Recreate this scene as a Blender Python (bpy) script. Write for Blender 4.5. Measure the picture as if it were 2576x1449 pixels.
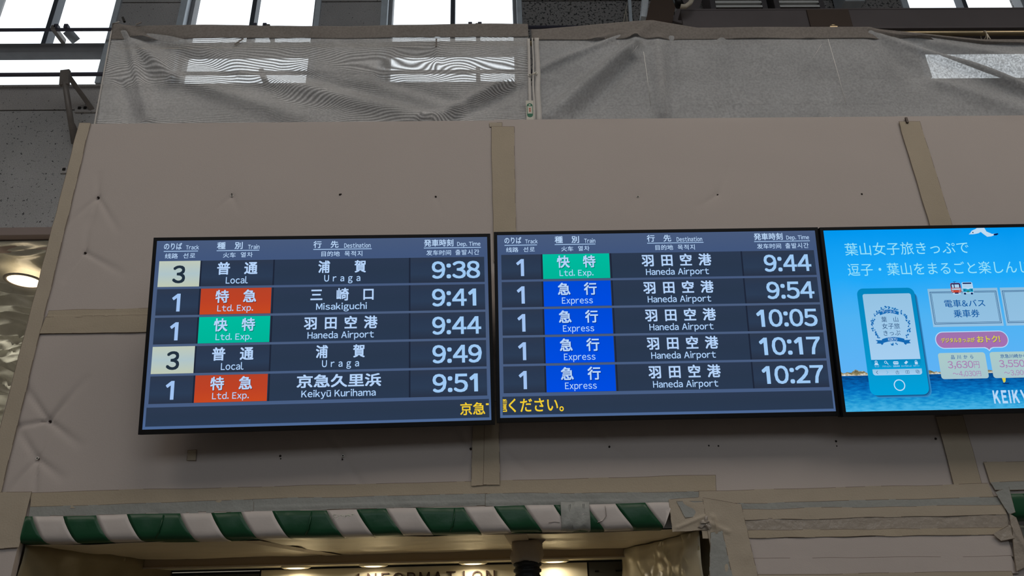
import bpy, bmesh, math, random
import numpy as np
from mathutils import Matrix, Vector

random.seed(7)
SC = bpy.context.scene
COL = SC.collection
for o in list(bpy.data.objects):
    bpy.data.objects.remove(o, do_unlink=True)

# ------------------------------------------------------------------ camera, world, light, exposure
FPX, CXP, CYP = 1870.0, 1288.0, 724.5
EYE = np.array([0.0, 0.0, 1.6])


def rotm(p, y, r):
    p, y, r = math.radians(p), math.radians(y), math.radians(r)
    cx, sx, cy, sy, cz, sz = math.cos(p), math.sin(p), math.cos(y), math.sin(y), math.cos(r), math.sin(r)
    rx = np.array([[1, 0, 0], [0, cx, -sx], [0, sx, cx]])
    rz = np.array([[cy, -sy, 0], [sy, cy, 0], [0, 0, 1]])
    ry = np.array([[cz, 0, sz], [0, 1, 0], [-sz, 0, cz]])
    return rz @ rx @ ry


RC = rotm(24.47, -1.68, 1.52)
cam = bpy.data.cameras.new('camera')
cam.sensor_width = 36.0
cam.lens = 36.0 * FPX / 2576.0
cam.clip_start, cam.clip_end = 0.05, 200
cob = bpy.data.objects.new('camera', cam)
COL.objects.link(cob)
m = Matrix.Identity(4)
for i in range(3):
    m[i][0], m[i][1], m[i][2], m[i][3] = RC[i, 0], RC[i, 2], -RC[i, 1], EYE[i]
cob.matrix_world = m
SC.camera = cob

world = bpy.data.worlds.new('overcast_sky')
SC.world = world
world.use_nodes = True
bg = world.node_tree.nodes['Background']
bg.inputs[0].default_value = (0.86, 0.94, 1.0, 1)
bg.inputs[1].default_value = 1.75

SC.view_settings.view_transform = 'Standard'
SC.view_settings.look = 'None'
SC.view_settings.gamma = 1
SC.view_settings.use_curve_mapping = False
SC.view_settings.exposure = 0.0
SC.cycles.max_bounces = 8
SC.cycles.transparent_max_bounces = 16

HALL_LIGHT_W = 31.0       # each linear ceiling luminaire of the concourse
COUNTER_LIGHT_W = 0.55     # each small downlight of the information counter

# ------------------------------------------------------------------ helpers


def ray(px, py):
    d = np.array([(px - CXP) / FPX, 1.0, -(py - CYP) / FPX])
    return RC @ d


def at(px, py, Y):
    d = ray(px, py)
    return EYE + d * (Y / d[1])


def atz(px, py, z):
    d = ray(px, py)
    return EYE + d * ((z - 1.6) / d[2])


def lin(c):
    c = c / 255.0
    return c / 12.92 if c <= 0.04045 else ((c + 0.055) / 1.055) ** 2.4


def rgb(*c):
    return (lin(c[0]), lin(c[1]), lin(c[2]), 1.0)


def new_mat(name):
    mt = bpy.data.materials.new(name)
    mt.use_nodes = True
    nt = mt.node_tree
    nt.nodes.clear()
    out = nt.nodes.new('ShaderNodeOutputMaterial')
    return mt, nt, out


def N(nt, kind, **kw):
    n = nt.nodes.new(kind)
    for k, v in kw.items():
        if k.startswith('i_'):
            n.inputs[k[2:].replace('_', ' ')].default_value = v
        else:
            setattr(n, k, v)
    return n


def surf(name, col, rough=0.6, var=0.12, scale=6.0, bump=0.0, bscale=60.0, metal=0.0, spec=0.35, col2=None):
    """Principled surface with noise colour variation and fine bump."""
    mt, nt, out = new_mat(name)
    L = nt.links.new
    bs = N(nt, 'ShaderNodeBsdfPrincipled')
    bs.inputs['Roughness'].default_value = rough
    bs.inputs['Metallic'].default_value = metal
    bs.inputs['Specular IOR Level'].default_value = spec
    tc = N(nt, 'ShaderNodeTexCoord')
    nz = N(nt, 'ShaderNodeTexNoise')
    nz.inputs['Scale'].default_value = scale
    nz.inputs['Detail'].default_value = 5
    L(tc.outputs['Object'], nz.inputs['Vector'])
    mx = N(nt, 'ShaderNodeMix', data_type='RGBA')
    mx.inputs[6].default_value = (*[c * (1 - var) for c in col[:3]], 1)
    c2 = col2 if col2 else col
    mx.inputs[7].default_value = (*[min(1, c * (1 + var)) for c in c2[:3]], 1)
    L(nz.outputs['Fac'], mx.inputs[0])
    L(mx.outputs[2], bs.inputs['Base Color'])
    if bump > 0:
        n2 = N(nt, 'ShaderNodeTexNoise')
        n2.inputs['Scale'].default_value = bscale
        n2.inputs['Detail'].default_value = 4
        L(tc.outputs['Object'], n2.inputs['Vector'])
        bp = N(nt, 'ShaderNodeBump')
        bp.inputs['Strength'].default_value = bump
        bp.inputs['Distance'].default_value = 0.01
        L(n2.outputs['Fac'], bp.inputs['Height'])
        L(bp.outputs['Normal'], bs.inputs['Normal'])
    L(bs.outputs[0], out.inputs[0])
    return mt


def concrete(name, base, pit, scale=34.0, thr=0.34, stain=0.35):
    """Rough aggregate concrete with scattered dark pits and soft stains."""
    mt, nt, out = new_mat(name)
    L = nt.links.new
    bs = N(nt, 'ShaderNodeBsdfPrincipled')
    bs.inputs['Roughness'].default_value = 0.9
    tc = N(nt, 'ShaderNodeTexCoord')
    n1 = N(nt, 'ShaderNodeTexNoise')
    n1.inputs['Scale'].default_value = 1.4
    n1.inputs['Detail'].default_value = 6
    n2 = N(nt, 'ShaderNodeTexNoise')
    n2.inputs['Scale'].default_value = scale
    n2.inputs['Detail'].default_value = 3
    n2.inputs['Roughness'].default_value = 0.55
    n3 = N(nt, 'ShaderNodeTexNoise')
    n3.inputs['Scale'].default_value = 130
    n3.inputs['Detail'].default_value = 2
    for n in (n1, n2, n3):
        L(tc.outputs['Object'], n.inputs['Vector'])
    r = N(nt, 'ShaderNodeValToRGB')
    r.color_ramp.elements[0].position = thr
    r.color_ramp.elements[0].color = (1, 1, 1, 1)
    r.color_ramp.elements[1].position = thr + 0.05
    r.color_ramp.elements[1].color = (0, 0, 0, 1)
    L(n2.outputs['Fac'], r.inputs[0])
    mx = N(nt, 'ShaderNodeMix', data_type='RGBA')
    mx.inputs[6].default_value = (*[c * (1 - stain) for c in base], 1)
    mx.inputs[7].default_value = (*[c * (1 + stain * 0.8) for c in base], 1)
    L(n1.outputs['Fac'], mx.inputs[0])
    m3 = N(nt, 'ShaderNodeMix', data_type='RGBA', blend_type='MULTIPLY')
    m3.inputs[0].default_value = 0.5
    L(mx.outputs[2], m3.inputs[6])
    r3 = N(nt, 'ShaderNodeMapRange')
    r3.inputs[1].default_value, r3.inputs[2].default_value = 0.3, 0.7
    r3.inputs[3].default_value, r3.inputs[4].default_value = 0.55, 1.3
    L(n3.outputs['Fac'], r3.inputs[0])
    L(r3.outputs[0], m3.inputs[7])
    m2 = N(nt, 'ShaderNodeMix', data_type='RGBA')
    m2.inputs[7].default_value = (*pit, 1)
    L(r.outputs['Color'], m2.inputs[0])
    L(m3.outputs[2], m2.inputs[6])
    L(m2.outputs[2], bs.inputs['Base Color'])
    bp = N(nt, 'ShaderNodeBump')
    bp.inputs['Strength'].default_value = 0.5
    bp.inputs['Distance'].default_value = 0.012
    L(n2.outputs['Fac'], bp.inputs['Height'])
    L(bp.outputs[0], bs.inputs['Normal'])
    L(bs.outputs[0], out.inputs[0])
    return mt


def mesh_sheet(name, col, clear, moire=0.0, moscale=11.0, stain=0.25):
    """Fine woven dust-sheet mesh: part of the light passes straight through, the rest scatters on both sides."""
    mt, nt, out = new_mat(name)
    L = nt.links.new
    tc = N(nt, 'ShaderNodeTexCoord')
    df = N(nt, 'ShaderNodeBsdfDiffuse')
    tl = N(nt, 'ShaderNodeBsdfTranslucent')
    nz = N(nt, 'ShaderNodeTexNoise')
    nz.inputs['Scale'].default_value = 3.2
    nz.inputs['Detail'].default_value = 7
    L(tc.outputs['Object'], nz.inputs['Vector'])
    mx = N(nt, 'ShaderNodeMix', data_type='RGBA')
    mx.inputs[6].default_value = (*[c * (1 - stain) for c in col], 1)
    mx.inputs[7].default_value = (*[c * (1 + stain) for c in col], 1)
    L(nz.outputs['Fac'], mx.inputs[0])
    # settled dust: fine dark specks in the weave
    ns = N(nt, 'ShaderNodeTexNoise')
    ns.inputs['Scale'].default_value = 95
    ns.inputs['Detail'].default_value = 3
    L(tc.outputs['Object'], ns.inputs['Vector'])
    rs = N(nt, 'ShaderNodeMapRange')
    rs.inputs[1].default_value, rs.inputs[2].default_value = 0.34, 0.62
    rs.inputs[3].default_value, rs.inputs[4].default_value = 0.87, 1.05
    L(ns.outputs['Fac'], rs.inputs[0])
    ml = N(nt, 'ShaderNodeMix', data_type='RGBA', blend_type='MULTIPLY')
    ml.inputs[0].default_value = 1.0
    L(mx.outputs[2], ml.inputs[6])
    L(rs.outputs[0], ml.inputs[7])
    L(ml.outputs[2], df.inputs[0])
    L(ml.outputs[2], tl.inputs[0])
    sc = N(nt, 'ShaderNodeMixShader')
    sc.inputs[0].default_value = 0.3
    L(df.outputs[0], sc.inputs[1])
    L(tl.outputs[0], sc.inputs[2])
    tr = N(nt, 'ShaderNodeBsdfTransparent')
    bl = N(nt, 'ShaderNodeBsdfTransparent')
    bl.inputs[0].default_value = (0, 0, 0, 1)
    body = N(nt, 'ShaderNodeMixShader')
    body.inputs[0].default_value = clear
    L(sc.outputs[0], body.inputs[1])
    L(bl.outputs[0], body.inputs[2])
    mr = N(nt, 'ShaderNodeMapRange')
    if moire > 0:
        # two woven layers beating against each other
        mp = N(nt, 'ShaderNodeMapping')
        mp.inputs['Scale'].default_value = (0.6, 1.0, 1.0)
        L(tc.outputs['Object'], mp.inputs[0])
        wv = N(nt, 'ShaderNodeTexWave', wave_type='BANDS', bands_direction='Z')
        wv.inputs['Scale'].default_value = moscale
        wv.inputs['Distortion'].default_value = 95.0
        wv.inputs['Detail'].default_value = 0.6
        wv.inputs['Detail Scale'].default_value = 0.13
        L(mp.outputs[0], wv.inputs['Vector'])
        mr.inputs[3].default_value = clear * (1 - moire)
        mr.inputs[4].default_value = clear * (1 + moire)
        L(wv.outputs['Fac'], mr.inputs[0])
    else:
        n4 = N(nt, 'ShaderNodeTexNoise')
        n4.inputs['Scale'].default_value = 120
        L(tc.outputs['Object'], n4.inputs['Vector'])
        mr.inputs[1].default_value, mr.inputs[2].default_value = 0.3, 0.7
        mr.inputs[3].default_value = clear * 0.75
        mr.inputs[4].default_value = clear * 1.25
        L(n4.outputs['Fac'], mr.inputs[0])
    cb = N(nt, 'ShaderNodeCombineColor')
    for k in range(3):
        L(mr.outputs[0], cb.inputs[k])
    L(cb.outputs[0], tr.inputs[0])
    fin = N(nt, 'ShaderNodeAddShader')
    L(body.outputs[0], fin.inputs[0])
    L(tr.outputs[0], fin.inputs[1])
    L(fin.outputs[0], out.inputs[0])
    return mt


def clear_film(name, tint, clear, rough=0.18):
    mt, nt, out = new_mat(name)
    L = nt.links.new
    tc = N(nt, 'ShaderNodeTexCoord')
    nz = N(nt, 'ShaderNodeTexNoise')
    nz.inputs['Scale'].default_value = 9
    L(tc.outputs['Object'], nz.inputs['Vector'])
    tr = N(nt, 'ShaderNodeBsdfTransparent')
    pb = N(nt, 'ShaderNodeBsdfPrincipled')
    pb.inputs['Base Color'].default_value = (*tint, 1)
    pb.inputs['Roughness'].default_value = rough
    mr = N(nt, 'ShaderNodeMapRange')
    mr.inputs[3].default_value, mr.inputs[4].default_value = clear - 0.1, clear + 0.1
    L(nz.outputs['Fac'], mr.inputs[0])
    mx = N(nt, 'ShaderNodeMixShader')
    L(mr.outputs[0], mx.inputs[0])
    L(pb.outputs[0], mx.inputs[1])
    L(tr.outputs[0], mx.inputs[2])
    L(mx.outputs[0], out.inputs[0])
    return mt


_em = {}


def emit(r, g, b, s=1.0):
    k = (r, g, b, s)
    if k not in _em:
        mt, nt, out = new_mat('screen_light_%d_%d_%d' % (r, g, b))
        e = N(nt, 'ShaderNodeEmission')
        e.inputs[0].default_value = rgb(r, g, b)
        e.inputs[1].default_value = s
        nt.links.new(e.outputs[0], out.inputs[0])
        mt.cycles.emission_sampling = 'NONE'
        _em[k] = mt
    return _em[k]


def emit_grad(name, stops, axis='Z', noise=0.0, nscale=20.0, aspect=(1, 1, 1)):
    """Screen picture: emission graded over the generated box of the object."""
    mt, nt, out = new_mat(name)
    L = nt.links.new
    tc = N(nt, 'ShaderNodeTexCoord')
    sp = N(nt, 'ShaderNodeSeparateXYZ')
    L(tc.outputs['Generated'], sp.inputs[0])
    cr = N(nt, 'ShaderNodeValToRGB')
    els = cr.color_ramp.elements
    while len(els) < len(stops):
        els.new(0.5)
    for e, (p, c) in zip(els, stops):
        e.position = p
        e.color = rgb(*c)
    src = sp.outputs[axis]
    if noise > 0:
        mp = N(nt, 'ShaderNodeMapping')
        mp.inputs['Scale'].default_value = aspect
        L(tc.outputs['Object'], mp.inputs[0])
        nz = N(nt, 'ShaderNodeTexNoise')
        nz.inputs['Scale'].default_value = nscale
        nz.inputs['Detail'].default_value = 5
        L(mp.outputs[0], nz.inputs['Vector'])
        ma = N(nt, 'ShaderNodeMath', operation='MULTIPLY_ADD')
        ma.inputs[1].default_value = noise
        L(nz.outputs['Fac'], ma.inputs[0])
        L(src, ma.inputs[2])
        sb = N(nt, 'ShaderNodeMath', operation='SUBTRACT')
        sb.inputs[1].default_value = noise * 0.5
        L(ma.outputs[0], sb.inputs[0])
        src = sb.outputs[0]
    L(src, cr.inputs[0])
    e = N(nt, 'ShaderNodeEmission')
    L(cr.outputs[0], e.inputs[0])
    L(e.outputs[0], out.inputs[0])
    mt.cycles.emission_sampling = 'NONE'
    return mt


def obj(name, verts, faces, mat, parent=None, smooth=False):
    me = bpy.data.meshes.new(name)
    me.from_pydata([tuple(map(float, v)) for v in verts], [], [tuple(map(int, q)) for q in faces])
    me.materials.append(mat)
    if smooth:
        me.shade_smooth()
    me.update()
    o = bpy.data.objects.new(name, me)
    COL.objects.link(o)
    if parent is not None:
        o.parent = parent
    return o


def bmobj(name, bm, mat, parent=None, smooth=False):
    me = bpy.data.meshes.new(name)
    bm.to_mesh(me)
    bm.free()
    me.materials.append(mat)
    if smooth:
        me.shade_smooth()
    o = bpy.data.objects.new(name, me)
    COL.objects.link(o)
    if parent is not None:
        o.parent = parent
    return o


def empty(name, loc=(0, 0, 0), parent=None):
    o = bpy.data.objects.new(name, None)
    o.empty_display_size = 0.1
    o.location = loc
    COL.objects.link(o)
    if parent is not None:
        o.parent = parent
    return o


def tag(o, label, cat=None, group=None, kind=None):
    if label:
        o['label'] = label
    if cat:
        o['category'] = cat
    if group:
        o['group'] = group
    if kind:
        o['kind'] = kind
    return o


def bm_box(bm, x0, x1, y0, y1, z0, z1, bev=0.0):
    r = bmesh.ops.create_cube(bm, size=1.0)
    vs = r['verts']
    for v in vs:
        v.co = Vector((x0 + (v.co.x + .5) * (x1 - x0), y0 + (v.co.y + .5) * (y1 - y0), z0 + (v.co.z + .5) * (z1 - z0)))
    if bev > 0:
        es = list({e for v in vs for e in v.link_edges})
        bmesh.ops.bevel(bm, geom=es, offset=bev, segments=2, affect='EDGES', profile=0.5)


def box(name, x0, x1, y0, y1, z0, z1, mat, parent=None, bev=0.0):
    bm = bmesh.new()
    bm_box(bm, x0, x1, y0, y1, z0, z1, bev)
    return bmobj(name, bm, mat, parent)


def tube_data(pts, r, n=12, cap=True):
    pts = [np.array(p, float) for p in pts]
    vs, fs = [], []
    k = len(pts)
    for i, p in enumerate(pts):
        t = pts[min(i + 1, k - 1)] - pts[max(i - 1, 0)]
        t /= np.linalg.norm(t)
        a = np.cross(t, [0, 0, 1.0])
        if np.linalg.norm(a) < 1e-3:
            a = np.cross(t, [0, 1.0, 0])
        a /= np.linalg.norm(a)
        b = np.cross(t, a)
        rr = r[i] if isinstance(r, (list, tuple)) else r
        for j in range(n):
            q = 2 * math.pi * j / n
            vs.append(p + rr * (math.cos(q) * a + math.sin(q) * b))
    for i in range(k - 1):
        for j in range(n):
            fs.append((i * n + j, i * n + (j + 1) % n, (i + 1) * n + (j + 1) % n, (i + 1) * n + j))
    if cap:
        fs.append(tuple(reversed(range(n))))
        fs.append(tuple(range((k - 1) * n, k * n)))
    return vs, fs


def tube(name, pts, r, mat, parent=None, n=12):
    v, f = tube_data(pts, r, n)
    return obj(name, v, f, mat, parent, smooth=True)


def bar_between(name, a, b, w, d, mat, parent=None):
    """Flat rectangular bar from a to b."""
    a, b = np.array(a, float), np.array(b, float)
    t = (b - a) / np.linalg.norm(b - a)
    s = np.cross(t, [0, 1.0, 0])
    s /= np.linalg.norm(s)
    n = np.cross(s, t)
    vs = []
    for p in (a, b):
        for su, sn in ((-1, -1), (1, -1), (1, 1), (-1, 1)):
            vs.append(p + s * su * w / 2 + n * sn * d / 2)
    fs = [(0, 1, 2, 3), (7, 6, 5, 4), (0, 4, 5, 1), (1, 5, 6, 2), (2, 6, 7, 3), (3, 7, 4, 0)]
    return obj(name, vs, fs, mat, parent)


def grid_faces(nu, nv, base=0, flip=False):
    fs = []
    for j in range(nv - 1):
        for i in range(nu - 1):
            a = base + j * nu + i
            q = (a, a + 1, a + nu + 1, a + nu)
            fs.append(q if not flip else q[::-1])
    return fs


def solid_grid(name, P, nu, nv, off, mat, parent=None, smooth=True, crisp=False):
    """P: array (nv,nu,3) of the seen side; off: vector to the hidden side; closed slab."""
    P = np.asarray(P, float)
    A = P.reshape(-1, 3)
    B = A + np.array(off)
    vs = np.concatenate([A, B])
    n = nu * nv
    fs = grid_faces(nu, nv) + grid_faces(nu, nv, n, True)
    ring = [i for i in range(nu)] + [j * nu + nu - 1 for j in range(1, nv)] + \
           [(nv - 1) * nu + i for i in range(nu - 2, -1, -1)] + [j * nu for j in range(nv - 2, 0, -1)]
    for a, b in zip(ring, ring[1:] + ring[:1]):
        fs.append((b, a, a + n, b + n))
    o = obj(name, vs, fs, mat, parent, smooth=smooth)
    if crisp:
        o.data.set_sharp_from_angle(angle=math.radians(55))
    return o


def vnoise(x, z, s, seed):
    """Cheap smooth value noise made of sines."""
    r = random.Random(seed)
    h = np.zeros_like(x)
    for k in range(7):
        a = r.uniform(0, 2 * math.pi)
        fq = s * r.uniform(0.5, 1.9)
        h += np.sin((x * math.cos(a) + z * math.sin(a)) * fq + r.uniform(0, 6.28)) / 7 ** 0.5
    return h


def crease(x, z, x0, z0, x1, z1, amp, w0, w1, fade=True, soft=False):
    """Soft fold running from (x0,z0) to (x1,z1), widening from w0 to w1."""
    dx, dz = x1 - x0, z1 - z0
    L = math.hypot(dx, dz)
    ux, uz = dx / L, dz / L
    t = ((x - x0) * ux + (z - z0) * uz) / L
    d = (x - x0) * -uz + (z - z0) * ux
    tc = np.clip(t, 0, 1)
    w = w0 + (w1 - w0) * tc
    g = np.exp(-(d / w) ** 2)
    over = np.where(t < 0, -t * L, np.where(t > 1, (t - 1) * L, 0))
    g = g * np.exp(-(over / (0.6 * w)) ** 2)
    if fade:
        g = g * (1 - 0.75 * tc)
    elif soft:
        g = g * np.clip(4 * (t + 0.12) * (1.12 - t), 0, 1) ** 0.6
    return amp * g


_gl = {}


def glyph(ch):
    if ch not in _gl:
        c = bpy.data.curves.new('glyph', 'FONT')
        c.body = ch
        c.resolution_u = 3
        ob = bpy.data.objects.new('glyph', c)
        COL.objects.link(ob)
        dg = bpy.context.evaluated_depsgraph_get()
        me = bpy.data.meshes.new_from_object(ob.evaluated_get(dg))
        v = np.array([tuple(q.co)[:2] for q in me.vertices]) if len(me.vertices) else np.zeros((0, 2))
        f = [tuple(q.vertices) for q in me.polygons]
        bpy.data.objects.remove(ob)
        bpy.data.curves.remove(c)
        bpy.data.meshes.remove(me)
        _gl[ch] = (v, f)
    return _gl[ch]



for _c in set('のりば线路선로種別火车열차行先目的地목적지発車時刻发时间출발시간普通特急快浦賀三崎口羽田空港京久里浜ください。葉山女子旅きっぷで逗・をまるごと楽しんじデジタル電車バス乗券がおトク品川から円マップアクティビ経路検索なログイン'):
    glyph(_c)
for _c in set('TrackinDestop.mLlExU gaMshuHdAKyINFORMTO&!~,:023456789+'.replace(' ', '')):
    glyph(chr(ord(_c) - 33 + 0xFF01))

# ------------------------------------------------------------------ materials
W = 2.72          # plane of the hoarding
BW = 5.5          # plane of the old station wall behind it
M_PANEL = surf('hoarding_cloth', (0.535, 0.47, 0.44), 0.75, 0.04, 2.0, 0.06, 220)
M_TAPE = surf('beige_cloth_tape', (0.45, 0.375, 0.28), 0.6, 0.07, 9.0, 0.12, 160)
M_TAPE2 = surf('light_beige_tape', (0.455, 0.385, 0.30), 0.55, 0.07, 7.0, 0.12, 160)
M_GREYTAPE = surf('grey_translucent_tape', (0.335, 0.34, 0.32), 0.42, 0.10, 8.0, 0.2, 70)
M_GRIME = surf('grimy_adhesive_edge', (0.17, 0.13, 0.095), 0.7, 0.3, 40)
M_SHEENTAPE = surf('glossy_packing_tape', (0.38, 0.33, 0.28), 0.25, 0.12, 14.0, 0.35, 60)
M_WHITE = surf('white_vinyl', (0.56, 0.505, 0.48), 0.35, 0.04, 5.0, 0.1, 30)
M_GREEN = surf('green_vinyl', (0.009, 0.066, 0.027), 0.35, 0.12, 5.0, 0.1, 30)
M_CONC = concrete('pitted_concrete', (0.58, 0.55, 0.54), (0.10, 0.095, 0.095), 42, 0.31)
M_CONC2 = concrete('pale_concrete', (0.58, 0.57, 0.57), (0.08, 0.08, 0.085), 38, 0.335)
M_CONCROUGH = concrete('coarse_dark_concrete', (0.33, 0.31, 0.30), (0.05, 0.05, 0.05), 40, 0.41, 0.2)
M_TRIM = surf('painted_trim', (0.42, 0.33, 0.30), 0.6, 0.1, 5)
M_ALU = surf('weathered_aluminium', (0.70, 0.76, 0.82), 0.45, 0.2, 12, 0.2, 90)
M_FRAME = surf('dark_window_frame', (0.10, 0.11, 0.13), 0.5, 0.2, 10)
M_FRAMEG = surf('grey_window_frame', (0.30, 0.30, 0.31), 0.55, 0.15, 10)
M_STEEL = surf('galvanised_steel', (0.30, 0.27, 0.25), 0.5, 0.2, 15, 0.1, 80, metal=0.35)
M_DARKSTEEL = surf('dark_painted_beam', (0.13, 0.115, 0.12), 0.6, 0.15, 4)
M_BROWNSTEEL = surf('brown_painted_beam', (0.085, 0.06, 0.048), 0.6, 0.15, 4)
M_GUARD = surf('guard_rail_paint', (0.10, 0.095, 0.13), 0.5, 0.15, 8)
M_PIPE = surf('brass_toned_pipe', (0.36, 0.28, 0.17), 0.3, 0.2, 12, metal=0.7)
M_BLACK = surf('black_plastic', (0.008, 0.008, 0.009), 0.45, 0.1, 8, spec=0.25)
M_RUBBER = surf('black_rubber', (0.010, 0.010, 0.011), 0.5, 0.2, 30, 0.3, 120)
M_SCREW = surf('dark_screw', (0.035, 0.025, 0.022), 0.4, 0.2, 50, metal=0.5)
M_WASHER = surf('bright_washer', (0.8, 0.78, 0.72), 0.35, 0.1, 50)
M_FLOOR = surf('concourse_floor', (0.13, 0.12, 0.11), 0.4, 0.1, 3)
M_ROOF = surf('hall_roof', (0.30, 0.29, 0.28), 0.8, 0.1, 2)
M_HALLWALL = surf('hall_wall', (0.42, 0.40, 0.38), 0.8, 0.1, 2)
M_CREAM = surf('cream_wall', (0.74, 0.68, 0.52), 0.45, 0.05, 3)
M_SOFFIT = surf('plastic_covered_soffit', (0.66, 0.57, 0.43), 0.35, 0.08, 4, 0.2, 12)
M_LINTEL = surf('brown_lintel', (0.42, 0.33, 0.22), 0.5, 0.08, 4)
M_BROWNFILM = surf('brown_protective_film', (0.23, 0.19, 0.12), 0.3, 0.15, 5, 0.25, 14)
M_FILM = clear_film('clear_plastic_film', (0.66, 0.60, 0.46), 0.25)
M_CEILFILM = surf('draped_plastic_ceiling', (0.62, 0.61, 0.53), 0.2, 0.25, 6, 0.35, 14, spec=0.9)
M_SHEETL = mesh_sheet('grey_dust_mesh', (0.72, 0.715, 0.72), 0.42, 0.62, 30.0)
M_SHEETR = mesh_sheet('grey_dust_mesh_plain', (0.69, 0.695, 0.71), 0.44)
M_HEM = mesh_sheet('doubled_mesh_hem', (0.36, 0.325, 0.30), 0.10)
M_EDGE = surf('white_sheet_edging', (0.60, 0.57, 0.54), 0.6, 0.1, 20)
M_EDGE2 = surf('white_slat_paint', (0.9, 0.88, 0.84), 0.5, 0.05, 20)
M_TIE = surf('pale_cord', (0.62, 0.56, 0.46), 0.6, 0.1, 30)
M_LABEL = surf('label_paper', (0.62, 0.60, 0.52), 0.5, 0.05, 10)
M_LABELG = surf('label_green', (0.015, 0.16, 0.09), 0.5, 0.05, 10)
M_LABELR = surf('label_red', (0.5, 0.10, 0.05), 0.5, 0.05, 10)
M_LETTER = surf('brown_sign_letter', (0.045, 0.022, 0.015), 0.5, 0.1, 10)
M_SILVER = surf('polished_metal', (0.62, 0.66, 0.62), 0.22, 0.1, 8, metal=0.85)
M_SEAM = surf('dark_joint', (0.035, 0.032, 0.03), 0.9, 0.1, 10)


def pane_mat():
    mt, nt, out = new_mat('window_glass')
    tr = N(nt, 'ShaderNodeBsdfTransparent')
    gl = N(nt, 'ShaderNodeBsdfGlossy')
    gl.inputs['Roughness'].default_value = 0.1
    mx = N(nt, 'ShaderNodeMixShader')
    mx.inputs[0].default_value = 0.04
    nt.links.new(tr.outputs[0], mx.inputs[1])
    nt.links.new(gl.outputs[0], mx.inputs[2])
    nt.links.new(mx.outputs[0], out.inputs[0])
    return mt


M_PANE = pane_mat()


def lamp_mat(name, col, s):
    mt, nt, out = new_mat(name)
    e = N(nt, 'ShaderNodeEmission')
    e.inputs[0].default_value = (*col, 1)
    e.inputs[1].default_value = s
    nt.links.new(e.outputs[0], out.inputs[0])
    return mt


M_LAMP = lamp_mat('lamp_diffuser', (1, 0.93, 0.82), 1.5)
M_WARM = lamp_mat('warm_diffuser', (1.0, 0.80, 0.52), 2.6)

# ------------------------------------------------------------------ the hall (setting)
S = dict(kind='structure')
tag(box('floor', -9, 11, -10, 4.6, -0.2, 0, M_FLOOR), 'dark concourse floor of the station hall', **S)
tag(box('floor_passage', -9, 11, 4.602, 13, -0.2, 0, M_HALLWALL), 'unseen passage floor behind the hoarding, made pale to bounce light', **S)  # separate passage floor, lightened so it bounces light up to the drape
tag(box('ceiling', -9.2, 11.2, -10.2, BW + 0.6, 9.6, 9.8, M_ROOF), 'high roof of the station hall', **S)
tag(box('wall_left', -9.2, -9, -10, 13, 0, 9.6, M_HALLWALL), 'plain side wall of the hall to the left', **S)
tag(box('wall_right', 11, 11.2, -10, 13, 0, 9.6, M_HALLWALL), 'plain side wall of the hall to the right', **S)
GX0, GX1, GZ0, GZ1 = -6.5, 9.0, 5.6, 9.2        # unseen glazing added behind the viewer to let daylight in
rw = tag(empty('wall_rear', (1, -10, 0)), 'hall wall facing the displays with an opening added for daylight', **S)
for (x0, x1, z0, z1) in ((-9.2, GX0, 0, 9.6), (GX1, 11.2, 0, 9.6), (GX0, GX1, 0, GZ0), (GX0, GX1, GZ1, 9.6)):
    box('wall_section', x0 - 1, x1 - 1, -0.2, 0, z0, z1, M_HALLWALL, rw)
gw = tag(empty('window_5', (1, -10.1, GZ0)), 'unseen glazing added behind the viewer to let daylight into the hall', **S)
for k in range(9):
    x = GX0 - 1 + (GX1 - GX0) * k / 8
    box('window_mullion', x - 0.05, x + 0.05, -0.06, 0.06, 0, GZ1 - GZ0, M_FRAME, gw)
for k in range(8):
    xa = GX0 - 1 + (GX1 - GX0) * k / 8
    box('window_pane', xa + 0.05, xa + (GX1 - GX0) / 8 - 0.05, -0.004, 0.004, 0, GZ1 - GZ0, M_PANE, gw)
pd = bpy.data.lights.new('glazing_portal', 'AREA')
pd.shape = 'RECTANGLE'
pd.size, pd.size_y = GX1 - GX0, GZ1 - GZ0
pd.cycles.is_portal = True
po = bpy.data.objects.new('glazing_portal', pd)
COL.objects.link(po)
po.parent = gw
po.location = ((GX0 + GX1) / 2 - 1, 0.08, (GZ1 - GZ0) / 2)
po.rotation_euler = (math.radians(90), 0, 0)
tag(box('wall_far', -9, 11, 13, 13.2, 0, 4.7, M_HALLWALL), 'far wall of the passage beyond the old station wall', **S)

# ---- old concrete station wall with tall windows
WIN = [(-4.883, -3.593), (-2.942, -1.660), (-0.999, 0.300), (4.16, 5.46)]
Z_SILL, Z_TR0, Z_TR1, Z_TOP = 6.25, 6.64, 6.745, 8.7
Z_BOT = 4.70
wall = tag(empty('wall_back', (0, BW, Z_BOT)), 'old pitted concrete station wall with tall windows', **S)


def local(o, parent_loc):
    """Keep coordinates in world space while parented to an unrotated Empty."""
    o.location = (-parent_loc[0], -parent_loc[1], -parent_loc[2])
    return o


def wbox(name, x0, x1, z0, z1, mat=M_CONC, y0=BW, y1=BW + 0.25, bev=0.004):
    return local(box(name, x0, x1, y0, y1, z0, z1, mat, wall, bev), (0, BW, Z_BOT))


g = 0.012
# backing that closes the joints
wbox('joint_backing', -9, 11, Z_BOT, Z_SILL - 0.03, M_SEAM, BW + 0.03, BW + 0.26, 0)
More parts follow.
